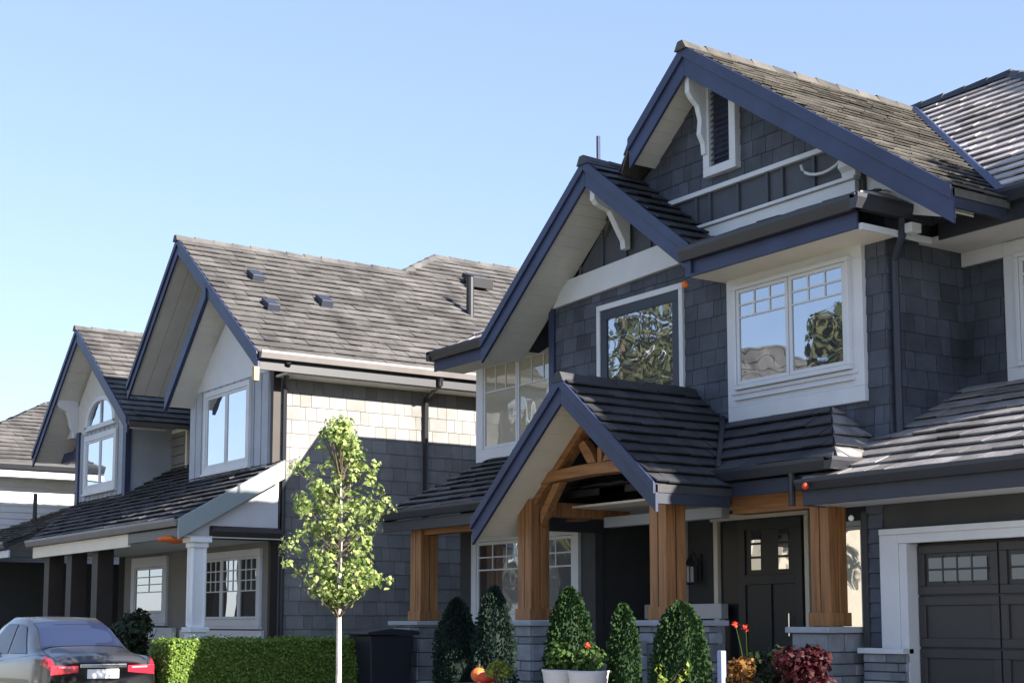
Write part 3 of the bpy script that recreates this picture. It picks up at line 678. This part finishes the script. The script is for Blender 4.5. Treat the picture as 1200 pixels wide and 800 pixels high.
for x in (-29.8, -28.4, -26.9): part(N, 'post', 'brown', (x - .16, x + .16, 9.0, 9.3, .5, 2.86))
part(N, 'porch_rail', 'white', (-28.2, -27.0, 9.08, 9.16, 1.3, 1.55))
rp = thing  # roof vents stand on the roof and belong to the house
for (x, y) in ((-24.75, 11.1), (-23.75, 10.95), (-24.15, 12.2)):
    z = g2r(x); MB().prism([(x - .14, y - .12, z + .12), (x + .12, y - .12, z - .07), (x + .17, y - .12, z + .06), (x - .12, y - .12, z + .22)], (0, .24, 0)).build('roof_vent', 'navy_dark', N, .01)
z = g2r(-24.5); MB().tube([(-24.5, 15.6, z - .1), (-24.5, 15.6, z + .78)], .075, 10).build('vent_pipe', 'black', N)
x, y = -25.75, 16.6; MB().prism([(x - .2, y - .3, g2r(x) + .25), (x + .25, y - .3, g2r(x) - .05), (x + .28, y - .3, g2r(x) + .17), (x - .15, y - .3, g2r(x) + .33)], (0, .5, 0)).build('roof_vent', 'black', N, .01)

# ------------------------------------------------------------ third house, far left
T = thing('white_house', 'distant house at the left edge with white lap siding and pale tiled roof', 'house', (-42, 14, .2))
part(T, 'wall', 'siding', (-50, -38.03, 9, 20, .2, 5.3), bevel=0)
lp = MB()
for i in range(15): lp.prism([(-38.03, 9, 3.0 + i * .16), (-38.0, 9, 3.0 + i * .16), (-38.02, 9, 3.158 + i * .16), (-38.03, 9, 3.158 + i * .16)], (0, 11, 0))
lp.build('lap_siding', 'lap', T)
roof_part(T, [(-37.4, 8.4, 5.45), (-37.4, 20, 5.45), (-41.5, 20, 7.7), (-41.5, 12.5, 7.7)], 'tile_brown', 81, e=.26)
roof_part(T, [(-37.4, 8.4, 5.45), (-41.5, 12.5, 7.7), (-45.6, 8.4, 5.45)], 'tile_brown', 82, e=.26)
gutter_y(T, 8.4, 20, -37.3, 5.47, .16); part(T, 'fascia', 'white', (-37.45, -37.41, 8.4, 20, 5.12, 5.3)); part(T, 'soffit', 'white', (-38, -37.45, 8.4, 20, 5.14, 5.17))
roof_part(T, [(-38, 8.6, 3.15), (-31.2, 8.6, 3.15), (-33.5, 12.3, 4.55), (-38, 12.3, 4.55)], 'tile_brown', 83, e=.26)
gutter_x(T, -38.4, -31.2, 8.5, 3.17, .14); part(T, 'fascia', 'white', (-38.4, -31.2, 8.62, 8.66, 2.85, 3.0))
part(T, 'wall', 'siding', (-38, -34.8, 9.3, 14, .2, 2.9), bevel=0)
part(T, 'door_trim', 'white', (-35.9, -35.8, 9.24, 9.3, .5, 2.4), (-36.7, -36.2, 9.24, 9.3, 1.75, 2.0), (-36.7, -36.2, 9.24, 9.3, 1.3, 1.6))
MB().tube([(-36.2, 10.6, 3.6), (-36.2, 10.6, 4.62)], .05, 8).build('vent_pipe', 'black', T)

# ------------------------------------------------------------ foliage helpers
def leaf(mb, p, d, size, g, fold=.25, r=None):
    d = d.normalized(); a = d.orthogonal().normalized(); a.rotate(__import__('mathutils').Quaternion(d, g.random() * 6.283))
    b = d.cross(a); L = size * g.uniform(.75, 1.3); wd = L * .42
    t = p + a * L; m1 = p + a * L * .45 + b * wd - d * L * fold * .4; m2 = p + a * L * .45 - b * wd - d * L * fold * .4
    r = g.random() if r is None else r
    mb.poly([p, m1, t], r); mb.poly([p, t, m2], min(1, r * 1.1))
def rvec(g):
    while True:
        v = V((g.uniform(-1, 1), g.uniform(-1, 1), g.uniform(-1, 1)))
        if .05 < v.length < 1: return v
def clump(mb, c, rad, n, size, g, squash=1):
    for _ in range(n):
        v = rvec(g); v = v.normalized() * (.35 + .65 * g.random() ** .5); p = V(c) + V((v.x * rad, v.y * rad, v.z * rad * squash))
        leaf(mb, p, (v + rvec(g) * .8 + V((0, 0, .3))), size, g)
def lump_core(mb, c, prof, g, n=14, wob=.12):
    b = len(mb.v)
    for q, z in prof:
        for k in range(n): 
            a = 2 * math.pi * k / n; rr = q * (1 + g.uniform(-wob, wob)); mb.v.append((c[0] + rr * math.cos(a), c[1] + rr * math.sin(a), c[2] + z))
    for i in range(len(prof) - 1):
        for k in range(n):
            j = (k + 1) % n; mb.f.append((b + i * n + k, b + i * n + j, b + (i + 1) * n + j, b + (i + 1) * n + k)); mb.r.append(g.random() * .4)
def conifer(x, y, h, rad, m, seed, label, tipx=.0, z0=.2):
    g = random.Random(seed)
    o = thing('cedar_shrub', label, 'shrub', (x, y, z0), 'clipped cedars in front of the porch')
    MB().tube([(x, y, z0), (x, y, z0 + h * .8)], [.03, .012], 6).build('trunk', 'twig', o)
    mb = MB(); f = lambda t: rad * max(0, 1 - t ** 4.5) ** .68 * (.9 + .1 * math.sin(t * 3)) + .015
    lump_core(mb, (x, y, z0), [(f(t) * .82, t * h * .97) for t in [k / 9 for k in range(10)]], g)
    for _ in range(int(7000 * h * rad / .5)):
        t = g.random() ** .8; a = g.random() * 6.283; q = f(t) * g.uniform(.8, 1.1) * (1 + .22 * NOISE.noise(V((math.cos(a) * 1.6 + seed, math.sin(a) * 1.6, t * 4))))
        p = V((x + q * math.cos(a), y + q * math.sin(a), z0 + t * h)); d = V((math.cos(a), math.sin(a), g.uniform(-.2, .5))) + rvec(g) * .5
        leaf(mb, p, d.cross(V((0, 0, 1))) + rvec(g) * .4, .036, g)
    mb.build('foliage', m, o); return o
def shrub(name, x, y, z0, rx, h, m, seed, label, n=500, size=.05, cat='shrub', group=None, red=None):
    g = random.Random(seed); o = thing(name, label, cat, (x, y, z0), group)
    st = MB()
    for _ in range(5):
        v = rvec(g); st.tube([(x, y, z0), (x + v.x * rx * .3, y + v.y * rx * .3, z0 + h * .45), (x + v.x * rx * .7, y + v.y * rx * .7, z0 + h * .75)], [.014, .01, .004], 5)
    st.build('stem', 'twig', o); mb = MB()
    for k in range(9):
        v = rvec(g); c = (x + v.x * rx * .6, y + v.y * rx * .6, z0 + h * .55 + v.z * h * .3); clump(mb, c, rx * .48, n // 9, size, g, .8)
    mb.build('foliage', m, o)
    if red:
        for (fx, fy, fz) in red:
            MB().tube([(x, y, z0 + h * .5), ((x + fx) / 2, (y + fy) / 2, (z0 + h * .6 + fz) / 2), (fx, fy, fz)], [.006, .005, .004], 5).build('flower_stem', 'mid_leaf', o)
            fl = MB(); clump(fl, (fx, fy, fz), .025, 12, .032, g); fl.build('flower', 'red', o)
    return o

# clipped cedars and planting by the porch
conifer(-14.95, 9.35, 1.58, .24, 'conifer_blue', 1, 'dark narrow cedar left of the pumpkins, in front of the left porch window')
conifer(-14.0, 9.25, 1.70, .21, 'conifer_blue', 2, 'tallest dark cedar between the porch window and the left timber post')
conifer(-12.58, 9.25, 1.66, .24, 'conifer', 3, 'broad cedar right of the left timber post, behind the pale pots')
conifer(-11.74, 9.3, 1.48, .15, 'conifer', 4, 'slim bright green cedar beside the stepped stone wall')
conifer(-10.75, 9.2, 1.49, .265, 'conifer', 5, 'plump green cedar in front of the right timber post')
for i, (x, lab) in enumerate(((-12.30, 'pale tapered pot under the broad cedar, left of its pair'), (-11.86, 'pale tapered pot beside the stepped stone wall, right of its pair'))):
    p = thing('planter_pot', lab, 'plant pot', (x, 8.95, .2), 'pale pots by the steps')
    MB().lathe((x, 8.95, .2), [(.09, 0), (.11, .1), (.15, .45), (.20, .80), (.215, .84), (.195, .84), (.18, .74)], 24).build('bowl', 'pot', p, smooth=True)
    MB().lathe((x, 8.95, .2), [(.178, .72), (.1, .78), (.02, .8)], 16).build('soil', 'twig', p)
    shrub('potted_plant', x, 8.95, .95, .22, .34, 'mid_leaf', 90 + i, ('leafy green plant in the left pale pot', 'leafy green plant with a red flower in the right pale pot')[i], 420, .05, 'plant', 'plants in the pale pots', [(-11.75, 8.85, 1.30)] if i else None)
pk = thing('pumpkin', 'orange pumpkin at the foot of the tallest dark cedar', 'pumpkin', (-13.9, 9.0, .85))
def gourd(root, x, y, z, rad, hh, m):
    mb = MB(); n, k = 24, 9; b = len(mb.v)
    for i in range(k + 1):
        t = math.pi * i / k
        for j in range(n):
            a = 2 * math.pi * j / n; q = rad * math.sin(t) * (1 + .07 * math.cos(a * 8)); mb.v.append((x + q * math.cos(a), y + q * math.sin(a), z + hh / 2 - hh / 2 * math.cos(t)))
    for i in range(k):
        for j in range(n): mb.f.append((b + i * n + j, b + i * n + (j + 1) % n, b + (i + 1) * n + (j + 1) % n, b + (i + 1) * n + j)); mb.r.append(.5)
    mb.build('flesh', m, root, smooth=True); MB().tube([(x, y, z + hh - .02), (x + .01, y, z + hh + .04)], [.018, .012], 6).build('stalk', 'twig', root)
BLK = thing('stone_ledge', 'low grey stone ledge carrying the pumpkins by the cedars', 'ledge', (-13.7, 9.0, .2))
stone_pier(BLK, -14.1, -13.3, 8.85, 9.15, .2, .78, 77, True, 'stone_course')
gourd(pk, -13.93, 9.0, .85, .085, .17, 'orange')
pk2 = thing('pumpkin', 'flat red-orange pumpkin between the upright pumpkin and the lime shrub', 'pumpkin', (-13.68, 8.95, .85)); gourd(pk2, -13.70, 8.95, .85, .10, .13, 'red')
shrub('lime_shrub', -13.47, 8.95, .85, .15, .28, 'lime_leaf', 101, 'small lime green shrub beside the red-orange pumpkin', 420, .035)
shrub('topiary_bush', -9.75, 9.5, .2, .26, 1.32, 'dark_leaf', 102, 'dark rounded bush standing before the charcoal front door', 2200, .045)
shrub('rust_shrub', -9.62, 8.9, .2, .26, 1.14, 'rust_leaf', 103, 'rust coloured low shrub left of the maroon shrub', 1000, .05)
shrub('maroon_shrub', -9.15, 9.1, .2, .34, 1.34, 'red_leaf', 104, 'maroon leaved shrub in front of the right stone pier', 1400, .06)
shrub('flower_bush', -10.28, 9.6, .2, .26, 1.32, 'dark_leaf', 105, 'dark bush with red flowers between plump cedar and front door', 1800, .045, red=[(-10.22, 9.4, 1.50), (-10.08, 9.4, 1.46)])
bp = MB().box(-10.03, -9.975, 9.0, 9.06, .2, 1.26).build('garden_post', 'blue', None, .006); rebase(bp, (-10.0, 9.03, .2)); tag(bp, 'thin pale blue post standing in front of the dark flower bush', 'post')
g = random.Random(5); sp = thing('sapling_shoot', 'small sunlit branch with lime leaves in front of the plump cedar', 'sapling', (-9.95, 8.3, .2))
MB().tube([(-9.95, 8.3, .2), (-9.94, 8.3, .9), (-9.75, 8.34, 1.12)], [.012, .008, .004], 6).build('stem', 'twig', sp)
mb = MB()
for _ in range(60):
    t = g.random(); b = V((-9.97, 8.3, .75)).lerp(V((-9.66, 8.36, 1.14)), t) if g.random() < .6 else V((-9.98 + g.uniform(-.04, .05), 8.3, g.uniform(.8, 1.15))); leaf(mb, b, rvec(g) + V((0, 0, .5)), .05, g)
mb.build('foliage', 'lime_leaf', sp)

# sapling in front
g = random.Random(21); tx, ty = -15.15, 7.9
tr = thing('young_tree', 'young sunlit tree with thin pale trunk in front of the hedge', 'tree', (tx, ty, .13))
MB().tube([(tx, ty, .13), (tx + .01, ty, 1.0), (tx - .01, ty, 1.9), (tx + .02, ty, 2.6), (tx - .02, ty, 3.5)], [.04, .033, .028, .02, .007], 8).build('trunk', 'bark', tr)
br = MB(); lf = MB()
rgt = V((math.sin(HEAD), math.cos(HEAD), 0)); dep = V((-math.cos(HEAD), math.sin(HEAD), 0))
OUT = [(1.72, .10, .10), (1.85, .28, .30), (1.95, .32, .52), (2.15, .60, .30), (2.38, .60, .32), (2.6, .52, .55), (2.8, .50, .56), (3.0, .42, .52), (3.17, .38, .44), (3.35, .55, .28), (3.5, .60, .18), (3.62, .30, .10), (3.85, .10, .06)]
def span(z):
    for (z0, a0, b0), (z1, a1, b1) in zip(OUT, OUT[1:]):
        if z0 <= z <= z1: t = (z - z0) / (z1 - z0); return a0 + (a1 - a0) * t, b0 + (b1 - b0) * t
    return .05, .05
for k in range(400):
    z = 1.74 + 2.08 * g.random() ** 1.05; l_, r_ = span(z); th = g.random() * 6.283; q = g.random() ** .55
    a = math.cos(th) * q; a = a * r_ * 1.12 if a > 0 else a * l_ * 1.15; dd = math.sin(th) * q * (l_ + r_) * .5
    c = V((tx, ty, z)) + rgt * a + dep * dd
    if NOISE.noise(c * 2.6 + V((3, 1, 7))) < -.3: continue
    if z > 3.2 and a < -.15 and g.random() < .5: continue
    s0 = V((tx, ty, max(1.55, z - .12 - q * .38)))
    if k % 3 == 0: br.tube([s0, s0.lerp(c, .5) + V((0, 0, -.02)), c], [.011, .007, .003], 5)
    n_ = g.randint(8, 15); rd = g.uniform(.05, .115); sz = g.uniform(.042, .074)
    for _ in range(n_):
        v = rvec(g); leaf(lf, c + v * rd, (c - s0).normalized() * .5 + v + V((0, 0, -.25)), sz, g)
br.build('branch', 'twig', tr); lf.build('crown', 'sapling', tr)

# hedge between the two front yards
g = random.Random(31); hb = MB(); hx0, hx1, hy0, hy1, hz = -19.8, -19.0, 7.42, 11.0, 1.27
hd = thing('hedge', 'long clipped green hedge beside the silver car, half in sun', 'hedge', (-21, 9.5, .13))
core = MB(); core.box(hx0 + .05, hx1 - .05, hy0 + .05, hy1 - .05, .13, hz - .06, .2)
for _ in range(46000):
    k = g.random()
    if k < .62: p = V((hx1 + g.gauss(-.03, .025), g.uniform(hy0, hy1), .2 + (hz - .2) * g.random() ** .7)); d = V((1, 0, .3))
    elif k < .88: p = V((g.uniform(hx0, hx1), g.uniform(hy0, hy1), hz + g.gauss(-.02, .022))); d = V((0, 0, 1))
    else: p = V((g.uniform(hx0, hx1), hy0 + g.gauss(.02, .025), g.uniform(.2, hz))); d = V((0, -1, .3))
    nz_ = NOISE.noise(p * 2.3) * .05 + NOISE.noise(p * 7) * .025
    leaf(core, p + d * nz_ + (d * g.random() * .09 if g.random() < .02 else V((0, 0, 0))), d + rvec(g) * .9, .036, g)
core.build('foliage', 'box', hd)

# wheelie bin
bx, by = -18.9, 10.2
bn = thing('wheelie_bin', 'black wheelie bin between the hedge and the left stone pier', 'bin', (bx, by + .35, .2))
MB().solid([V((bx - .25, by + .06, .3)), V((bx + .25, by + .06, .3)), V((bx + .25, by + .62, .3)), V((bx - .25, by + .62, .3))], [V((bx - .32, by - .02, 1.33)), V((bx + .32, by - .02, 1.33)), V((bx + .32, by + .7, 1.33)), V((bx - .32, by + .7, 1.33))]).build('body', 'bin', bn, .02)
MB().prism([(bx - .36, by - .08, 1.335), (bx - .36, by + .76, 1.335), (bx - .36, by + .76, 1.40), (bx - .36, by + .3, 1.43), (bx - .36, by - .08, 1.38)], (.72, 0, 0)).build('lid', 'bin', bn, .015)
MB().tube([(bx - .28, by + .80, 1.36), (bx + .28, by + .80, 1.36)], .02, 8).build('handle', 'bin', bn)
for s in (-1, 1): MB().tube([(bx + s * .3, by + .6, .3), (bx + s * .36, by + .6, .3)], .1, 16).build('wheel', 'black', bn)
part(bn, 'sticker', 'plate', (bx - .1, bx + .12, by - .01, by + .0, 1.22, 1.27), bevel=0)

# wall lantern, banner and small hanging lights
wl = thing('wall_lantern', 'black wall lantern on the dark siding left of the front door', 'lantern', (-14.8, 12.95, 2.0))
mb = MB(); mb.box(-14.86, -14.74, 12.98, 13.0, 2.05, 2.4); mb.tube([(-14.8, 12.98, 2.3), (-14.8, 12.90, 2.42), (-14.8, 12.84, 2.36)], .012, 6)
mb.lathe((-14.8, 12.84, 2.26), [(.10, 0), (.04, .08), (.012, .12)], 4); mb.lathe((-14.8, 12.84, 2.02), [(.05, -.02), (.085, 0), (.085, .015)], 4)
for s in (-1, 1):
    for t in (-1, 1): mb.box(-14.8 + s * .075 - .006, -14.8 + s * .075 + .006, 12.84 + t * .075 - .006, 12.84 + t * .075 + .006, 2.03, 2.27)
mb.build('cage', 'black', wl); MB().lathe((-14.8, 12.84, 2.035), [(.06, 0), (.06, .2)], 4).build('pane', 'pot', wl)
fb = MB().prism([(-16.45, 11.86, 2.78), (-16.08, 11.86, 2.78), (-16.06, 11.9, 2.92), (-16.42, 11.9, 2.92)], (0, .05, 0)).build('banner', 'red', None, .006); rebase(fb, (-16.25, 11.9, 2.78)); tag(fb, 'small red-orange banner hung above the porch window', 'banner')
def bulb(x, y, z, m, lab, r=.05):
    o = MB().lathe((x, y, z - r), [(r * .2, 0), (r * .85, r * .4), (r, r), (r * .8, r * 1.6), (r * .3, r * 2)], 12).build('eave_light', m, None, smooth=True); rebase(o, (x, y, z)); tag(o, lab, 'light', 'small coloured lights under the eaves')
bulb(-13.28, 11.5, 5.52, 'orange', 'small orange light under the eave above the upper picture window', .045)
bulb(-10.7, 10.82, 2.87, 'red', 'small red light on the garage gutter near the right timber post', .035)
bulb(-10.45, 11.2, 2.55, 'plate', 'small white light under the garage eave beside the right timber post', .03)
fl = MB().lathe((-23.0, 9.0, 2.78), [(.03, 0), (.26, .04), (.3, .08), (.2, .12), (.03, .14)], 16).build('porch_lantern', 'orange', None, smooth=True); rebase(fl, (-23.0, 9.0, 2.78)); tag(fl, 'flat orange lantern hanging under the porch eave by the white column', 'lantern')

# shrubs by the left porch
shrub('dark_shrub', -23.4, 8.55, .2, .5, 1.62, 'dark_leaf', 111, 'dark spiky shrub in front of the left porch, left of the white column', 1500, .09)

# ------------------------------------------------------------ silver saloon
def catmull(a, b, c, d, t): return .5 * ((2 * b) + (c - a) * t + (2 * a - 5 * b + 4 * c - d) * t * t + (3 * b - a - 3 * c + d) * t ** 3)
# station: x from the rear, half-ring of (y,z) from floor centre to top centre
def ring(w_, zb, zs, zbelt, wr, zt, wt=None):
    wt = wt or wr * .72
    return [(0, zb), (w_ - .12, zb), (w_ - .01, zb + .14), (w_, zs), (w_ - .035, zbelt - .05), (w_ - .10, zbelt), (wr, zt - .07), (wt, zt - .012), (0, zt)]
ST = [(0.0, ring(.80, .38, .62, .86, .66, .90)), (.05, ring(.84, .30, .62, .93, .70, .975)), (.22, ring(.87, .26, .62, .97, .72, 1.02)), (.55, ring(.89, .24, .62, .985, .72, 1.055)),
      (.80, ring(.895, .22, .62, .985, .71, 1.10)), (1.25, ring(.90, .22, .62, .97, .62, 1.36)), (1.75, ring(.90, .22, .62, .95, .60, 1.49)), (2.4, ring(.90, .22, .62, .93, .60, 1.50)),
      (2.9, ring(.90, .22, .62, .92, .61, 1.40)), (3.6, ring(.90, .22, .62, .91, .70, 1.03)), (4.2, ring(.87, .24, .6, .86, .66, .93)), (4.6, ring(.80, .30, .55, .74, .58, .80)), (4.72, ring(.66, .38, .5, .62, .45, .66))]
CARX, CARY, CARZ, CW = -19.2, 6.58, .10, .86
def S(x, t):                                         # t 0..8 along the half ring
    i = max(k for k in range(len(ST)) if ST[k][0] <= x + 1e-9); i = min(i, len(ST) - 2)
    f = (x - ST[i][0]) / (ST[i + 1][0] - ST[i][0]); j = min(int(t), 7); h = t - j
    def at(k):
        k = min(max(k, 0), len(ST) - 1); r_ = ST[k][1]; q = [r_[min(max(j + o_, 0), 8)] for o_ in (-1, 0, 1, 2)]
        if j == 0: q[0] = (-q[2][0], q[2][1])
        if j == 7: q[3] = (-q[1][0], q[1][1])
        return [q[1][c] + (q[2][c] - q[1][c]) * h if j < 2 else catmull(q[0][c], q[1][c], q[2][c], q[3][c], h) for c in (0, 1)]
    A = [at(i + o_) for o_ in (-1, 0, 1, 2)]
    return [A[1][c] + (A[2][c] - A[1][c]) * (f * f * (3 - 2 * f) * .35 + f * .65) for c in (0, 1)]
def P(x, t, s, off=0):
    y, z = S(x, t)
    if off:
        y2, z2 = S(x, min(8, t + .05)); y1, z1 = S(x, max(0, t - .05)); ny, nz = (z2 - z1), -(y2 - y1); L = math.hypot(ny, nz) or 1
        ny, nz = ny / L, nz / L
        if t > 7.9: ny, nz = 0, 1
        y += ny * off; z += abs(nz) * off if t > 3 else nz * off
    return V((CARX - x, CARY + s * y * CW, CARZ + z))
car = thing('parked_car', 'silver saloon car seen from behind beside the hedge', 'car', (CARX - 2.3, CARY, 0))
cb = MB(); xs = [0, .02, .05, .1, .16, .22, .32, .44, .55, .66, .8, .95, 1.1, 1.25, 1.4, 1.6, 1.75, 2.1, 2.4, 2.65, 2.9, 3.1, 3.35, 3.6, 3.8, 4.0, 4.2, 4.4, 4.6, 4.72]
ts = [k / 4 for k in range(33)]
full = [(t, 1) for t in ts] + [(t, -1) for t in ts[-2:0:-1]]; nf = len(full)
for x in xs:
    for t, s in full: cb.v.append(tuple(P(x, t, s)))
for i in range(len(xs) - 1):
    for k in range(nf):
        j = (k + 1) % nf; cb.f.append((i * nf + k, i * nf + j, (i + 1) * nf + j, (i + 1) * nf + k)); cb.r.append(.5)
cb.f.append(tuple(range(nf))); cb.f.append(tuple(range((len(xs) - 1) * nf, len(xs) * nf))[::-1]); cb.r += [.5, .5]
body = cb.build('body', 'car', car, smooth=True)
def patch(name, m, x0, x1, t0, t1, s, root=car, off=.008, nx=10, n_t=8, trim=None):
    mb = MB(); b = 0
    for i in range(nx + 1):
        for k in range(n_t + 1):
            x = x0 + (x1 - x0) * i / nx; a, c = (t0, t1) if not trim else trim(i / nx); mb.v.append(tuple(P(x, a + (c - a) * k / n_t, s, off)))
    for i in range(nx):
        for k in range(n_t): q = i * (n_t + 1) + k; mb.f.append((q, q + 1, q + n_t + 2, q + n_t + 1)); mb.r.append(.5)
    return mb.build(name, m, root, smooth=True)
mb = MB(); nx, n_t = 12, 16                            # rear window across the middle
for i in range(nx + 1):
    x = .78 + .72 * i / nx
    for k in range(n_t + 1):
        a = -1 + 2 * k / n_t; lim = 6.35; t = 8 - abs(a) * (8 - lim); mb.v.append(tuple(P(x, t, 1 if a >= 0 else -1, .008)))
for i in range(nx):
    for k in range(n_t): q = i * (n_t + 1) + k; mb.f.append((q, q + 1, q + n_t + 2, q + n_t + 1)); mb.r.append(.5)
mb.build('rear_window', 'car_glass', car, smooth=True)
for s in (-1, 1):
    patch('side_window', 'car_glass', 1.12, 1.92, 5.12, 5.9, s, trim=lambda f: (5.12, 5.2 + .7 * min(1, f * 1.7)))
    patch('side_window', 'car_glass', 2.0, 3.2, 5.12, 5.9, s, trim=lambda f: (5.12, 5.9 - .6 * max(0, f - .45) / .55))
    w_ = patch('tail_light', 'lamp_red', .012, .26, 3.75, 4.6, s, off=.012)
    y0 = CARY + s * .80 * CW; y1 = CARY + s * .38 * CW
    MB().prism([(CARX + .012, y0, CARZ + .735), (CARX + .012, y0, CARZ + .865), (CARX + .016, y1, CARZ + .855), (CARX + .016, y1, CARZ + .77)], (-.03, 0, 0)).build('lens', 'lamp_red', w_, .006)
    MB().prism([(CARX + .02, y0 - s * .10, CARZ + .825), (CARX + .02, y0 - s * .10, CARZ + .85), (CARX + .022, y1 + s * .05, CARZ + .842), (CARX + .022, y1 + s * .05, CARZ + .82)], (-.02, 0, 0)).build('clear_lens', 'lamp_clear', w_, .004)
    for wx in (.95, 3.75):
        c = V((CARX - wx, CARY + s * .80 * CW, CARZ + .25)); wh = MB().tube([c + V((0, -.1, 0)), c + V((0, .1, 0))], .33, 28).build('wheel', 'tyre', car, .02)
        MB().tube([c + V((0, s * .095, 0)), c + V((0, s * .112, 0))], .22, 20).build('rim', 'chrome', wh)
    m_ = V((CARX - 3.0, CARY + s * .97 * CW, CARZ + 1.0)); MB().box(m_.x - .06, m_.x + .06, m_.y - .1, m_.y + .1, m_.z - .06, m_.z + .08).build('mirror', 'car', car, .03)
for s in (-1, 1): MB().tube([P(.07 + .7 * k / 12, 6.15 + .2 * (k / 12), s, .001) for k in range(13)], .006, 5).build('boot_seam', 'black', car)
part(car, 'chrome_strip', 'chrome', (CARX - .01, CARX + .022, CARY - .31, CARY + .31, CARZ + .83, CARZ + .875))
part(car, 'number_plate', 'plate', (CARX - .02, CARX + .014, CARY - .21, CARY + .21, CARZ + .69, CARZ + .81))
part(car, 'bumper', 'car', (CARX - .2, CARX + .05, CARY - .60, CARY + .60, CARZ + .38, CARZ + .60), bevel=.05)

# ------------------------------------------------------------ out of frame: what shades and what the windows mirror
def big_tree(x, y, h, z_lo, rad, seed, label, n=5200, size=.22):
    g = random.Random(seed); o = thing('street_tree', label, 'tree', (x, y, 0))
    MB().tube([(x, y, 0), (x + .1, y, h * .3), (x, y + .1, h * .6), (x, y, h * .9)], [.22, .17, .11, .03], 9).build('trunk', 'twig', o)
    mb = MB(); bm_ = MB()
    for k in range(26):
        v = rvec(g); c = V((x + v.x * rad * .75, y + v.y * rad * .75, z_lo + (h - z_lo) * (.5 + .42 * v.z)))
        bm_.tube([(x, y, max(z_lo * .7, c.z - 1.2)), c], [.06, .015], 5); clump(mb, c, rad * .42, n // 26, size, g, .85)
    bm_.build('branch', 'twig', o); mb.build('crown', 'tree_leaf', o); return o

def opposite_house(x0, x1, y0, y1, h, rise, seed, label, wm, rm):
    g = random.Random(seed); o = thing('opposite_house', label, 'house', ((x0 + x1) / 2, y1, 0))
    part(o, 'wall', wm, (x0, x1, y0, y1, 0, h), bevel=0); xm = (x0 + x1) / 2
    MB().xz([(x0, h), (xm, h + rise - .2), (x1, h)], y1 - .3, y1).build('gable_wall', wm, o)
    for a, b in (((x0 - .5, h - .25), (xm, h + rise)), ((x1 + .5, h - .25), (xm, h + rise))):
        roof_part(o, [(a[0], y1 + .5, a[1]), (b[0], y1 + .5, b[1]), (b[0], y0, b[1]), (a[0], y0, a[1])], rm, seed, e=.45, tw=.8)
    rk = MB()
    for s_ in (x0 - .5, x1 + .5): rk.xz([(s_, h - .25), (xm, h + rise), (xm, h + rise - .35), (s_, h - .6)], y1 + .5, y1 + .56)
    rk.build('fascia', 'white', o)
    n = max(2, int((x1 - x0) / 3.2))
    for i in range(n):
        c = x0 + (x1 - x0) * (i + .5) / n
        for z in (1.0, 3.9):
            if z + 1.6 > h: continue
            mb = MB(); a, b = c - .75, c + .75; frame(mb, a, b, z, z + 1.5, y1, y1 + .06, .12); mb.box(c - .03, c + .03, y1, y1 + .05, z, z + 1.5); w_ = mb.build('window', 'white', o)
            MB().box(a + .1, b - .1, y1 + .005, y1 + .02, z + .1, z + 1.4).build('pane', 'glass', w_)
    return o
opposite_house(-45.5, -36.5, -19, -10, 6.6, 5.2, 1, 'cream house with a white trimmed gable across the street', 'stucco', 'tile_brown')
opposite_house(-57.5, -48.5, -20, -11, 6.6, 4.8, 2, 'taupe house with a broad gable across the street', 'beige', 'tile_brown')
opposite_house(-70, -60, -20, -11, 5.8, 3.8, 3, 'pale lap sided house farthest along across the street', 'lap', 'tile')
opposite_house(-20, -10, -20, -11, 5.5, 3.8, 4, 'stucco house nearest along across the street', 'stucco', 'tile')
big_tree(-39.5, -7.5, 14.5, 3, 4.2, 1, 'tall street tree between the cream and taupe houses')
big_tree(-52, -8.5, 12, 3, 3.4, 2, 'tall street tree between the taupe and lap sided houses')
big_tree(-30.5, -9, 12.6, 3, 2.0, 3, 'slim street tree between the stucco and cream houses')

big_tree(-3, 15.0, 10.2, 7.5, 1.35, 4, 'unseen slim tree added beyond the garage to shade the entry roof', 3200, .2)  # invented tree out of view; its crown shades the entry gable roof
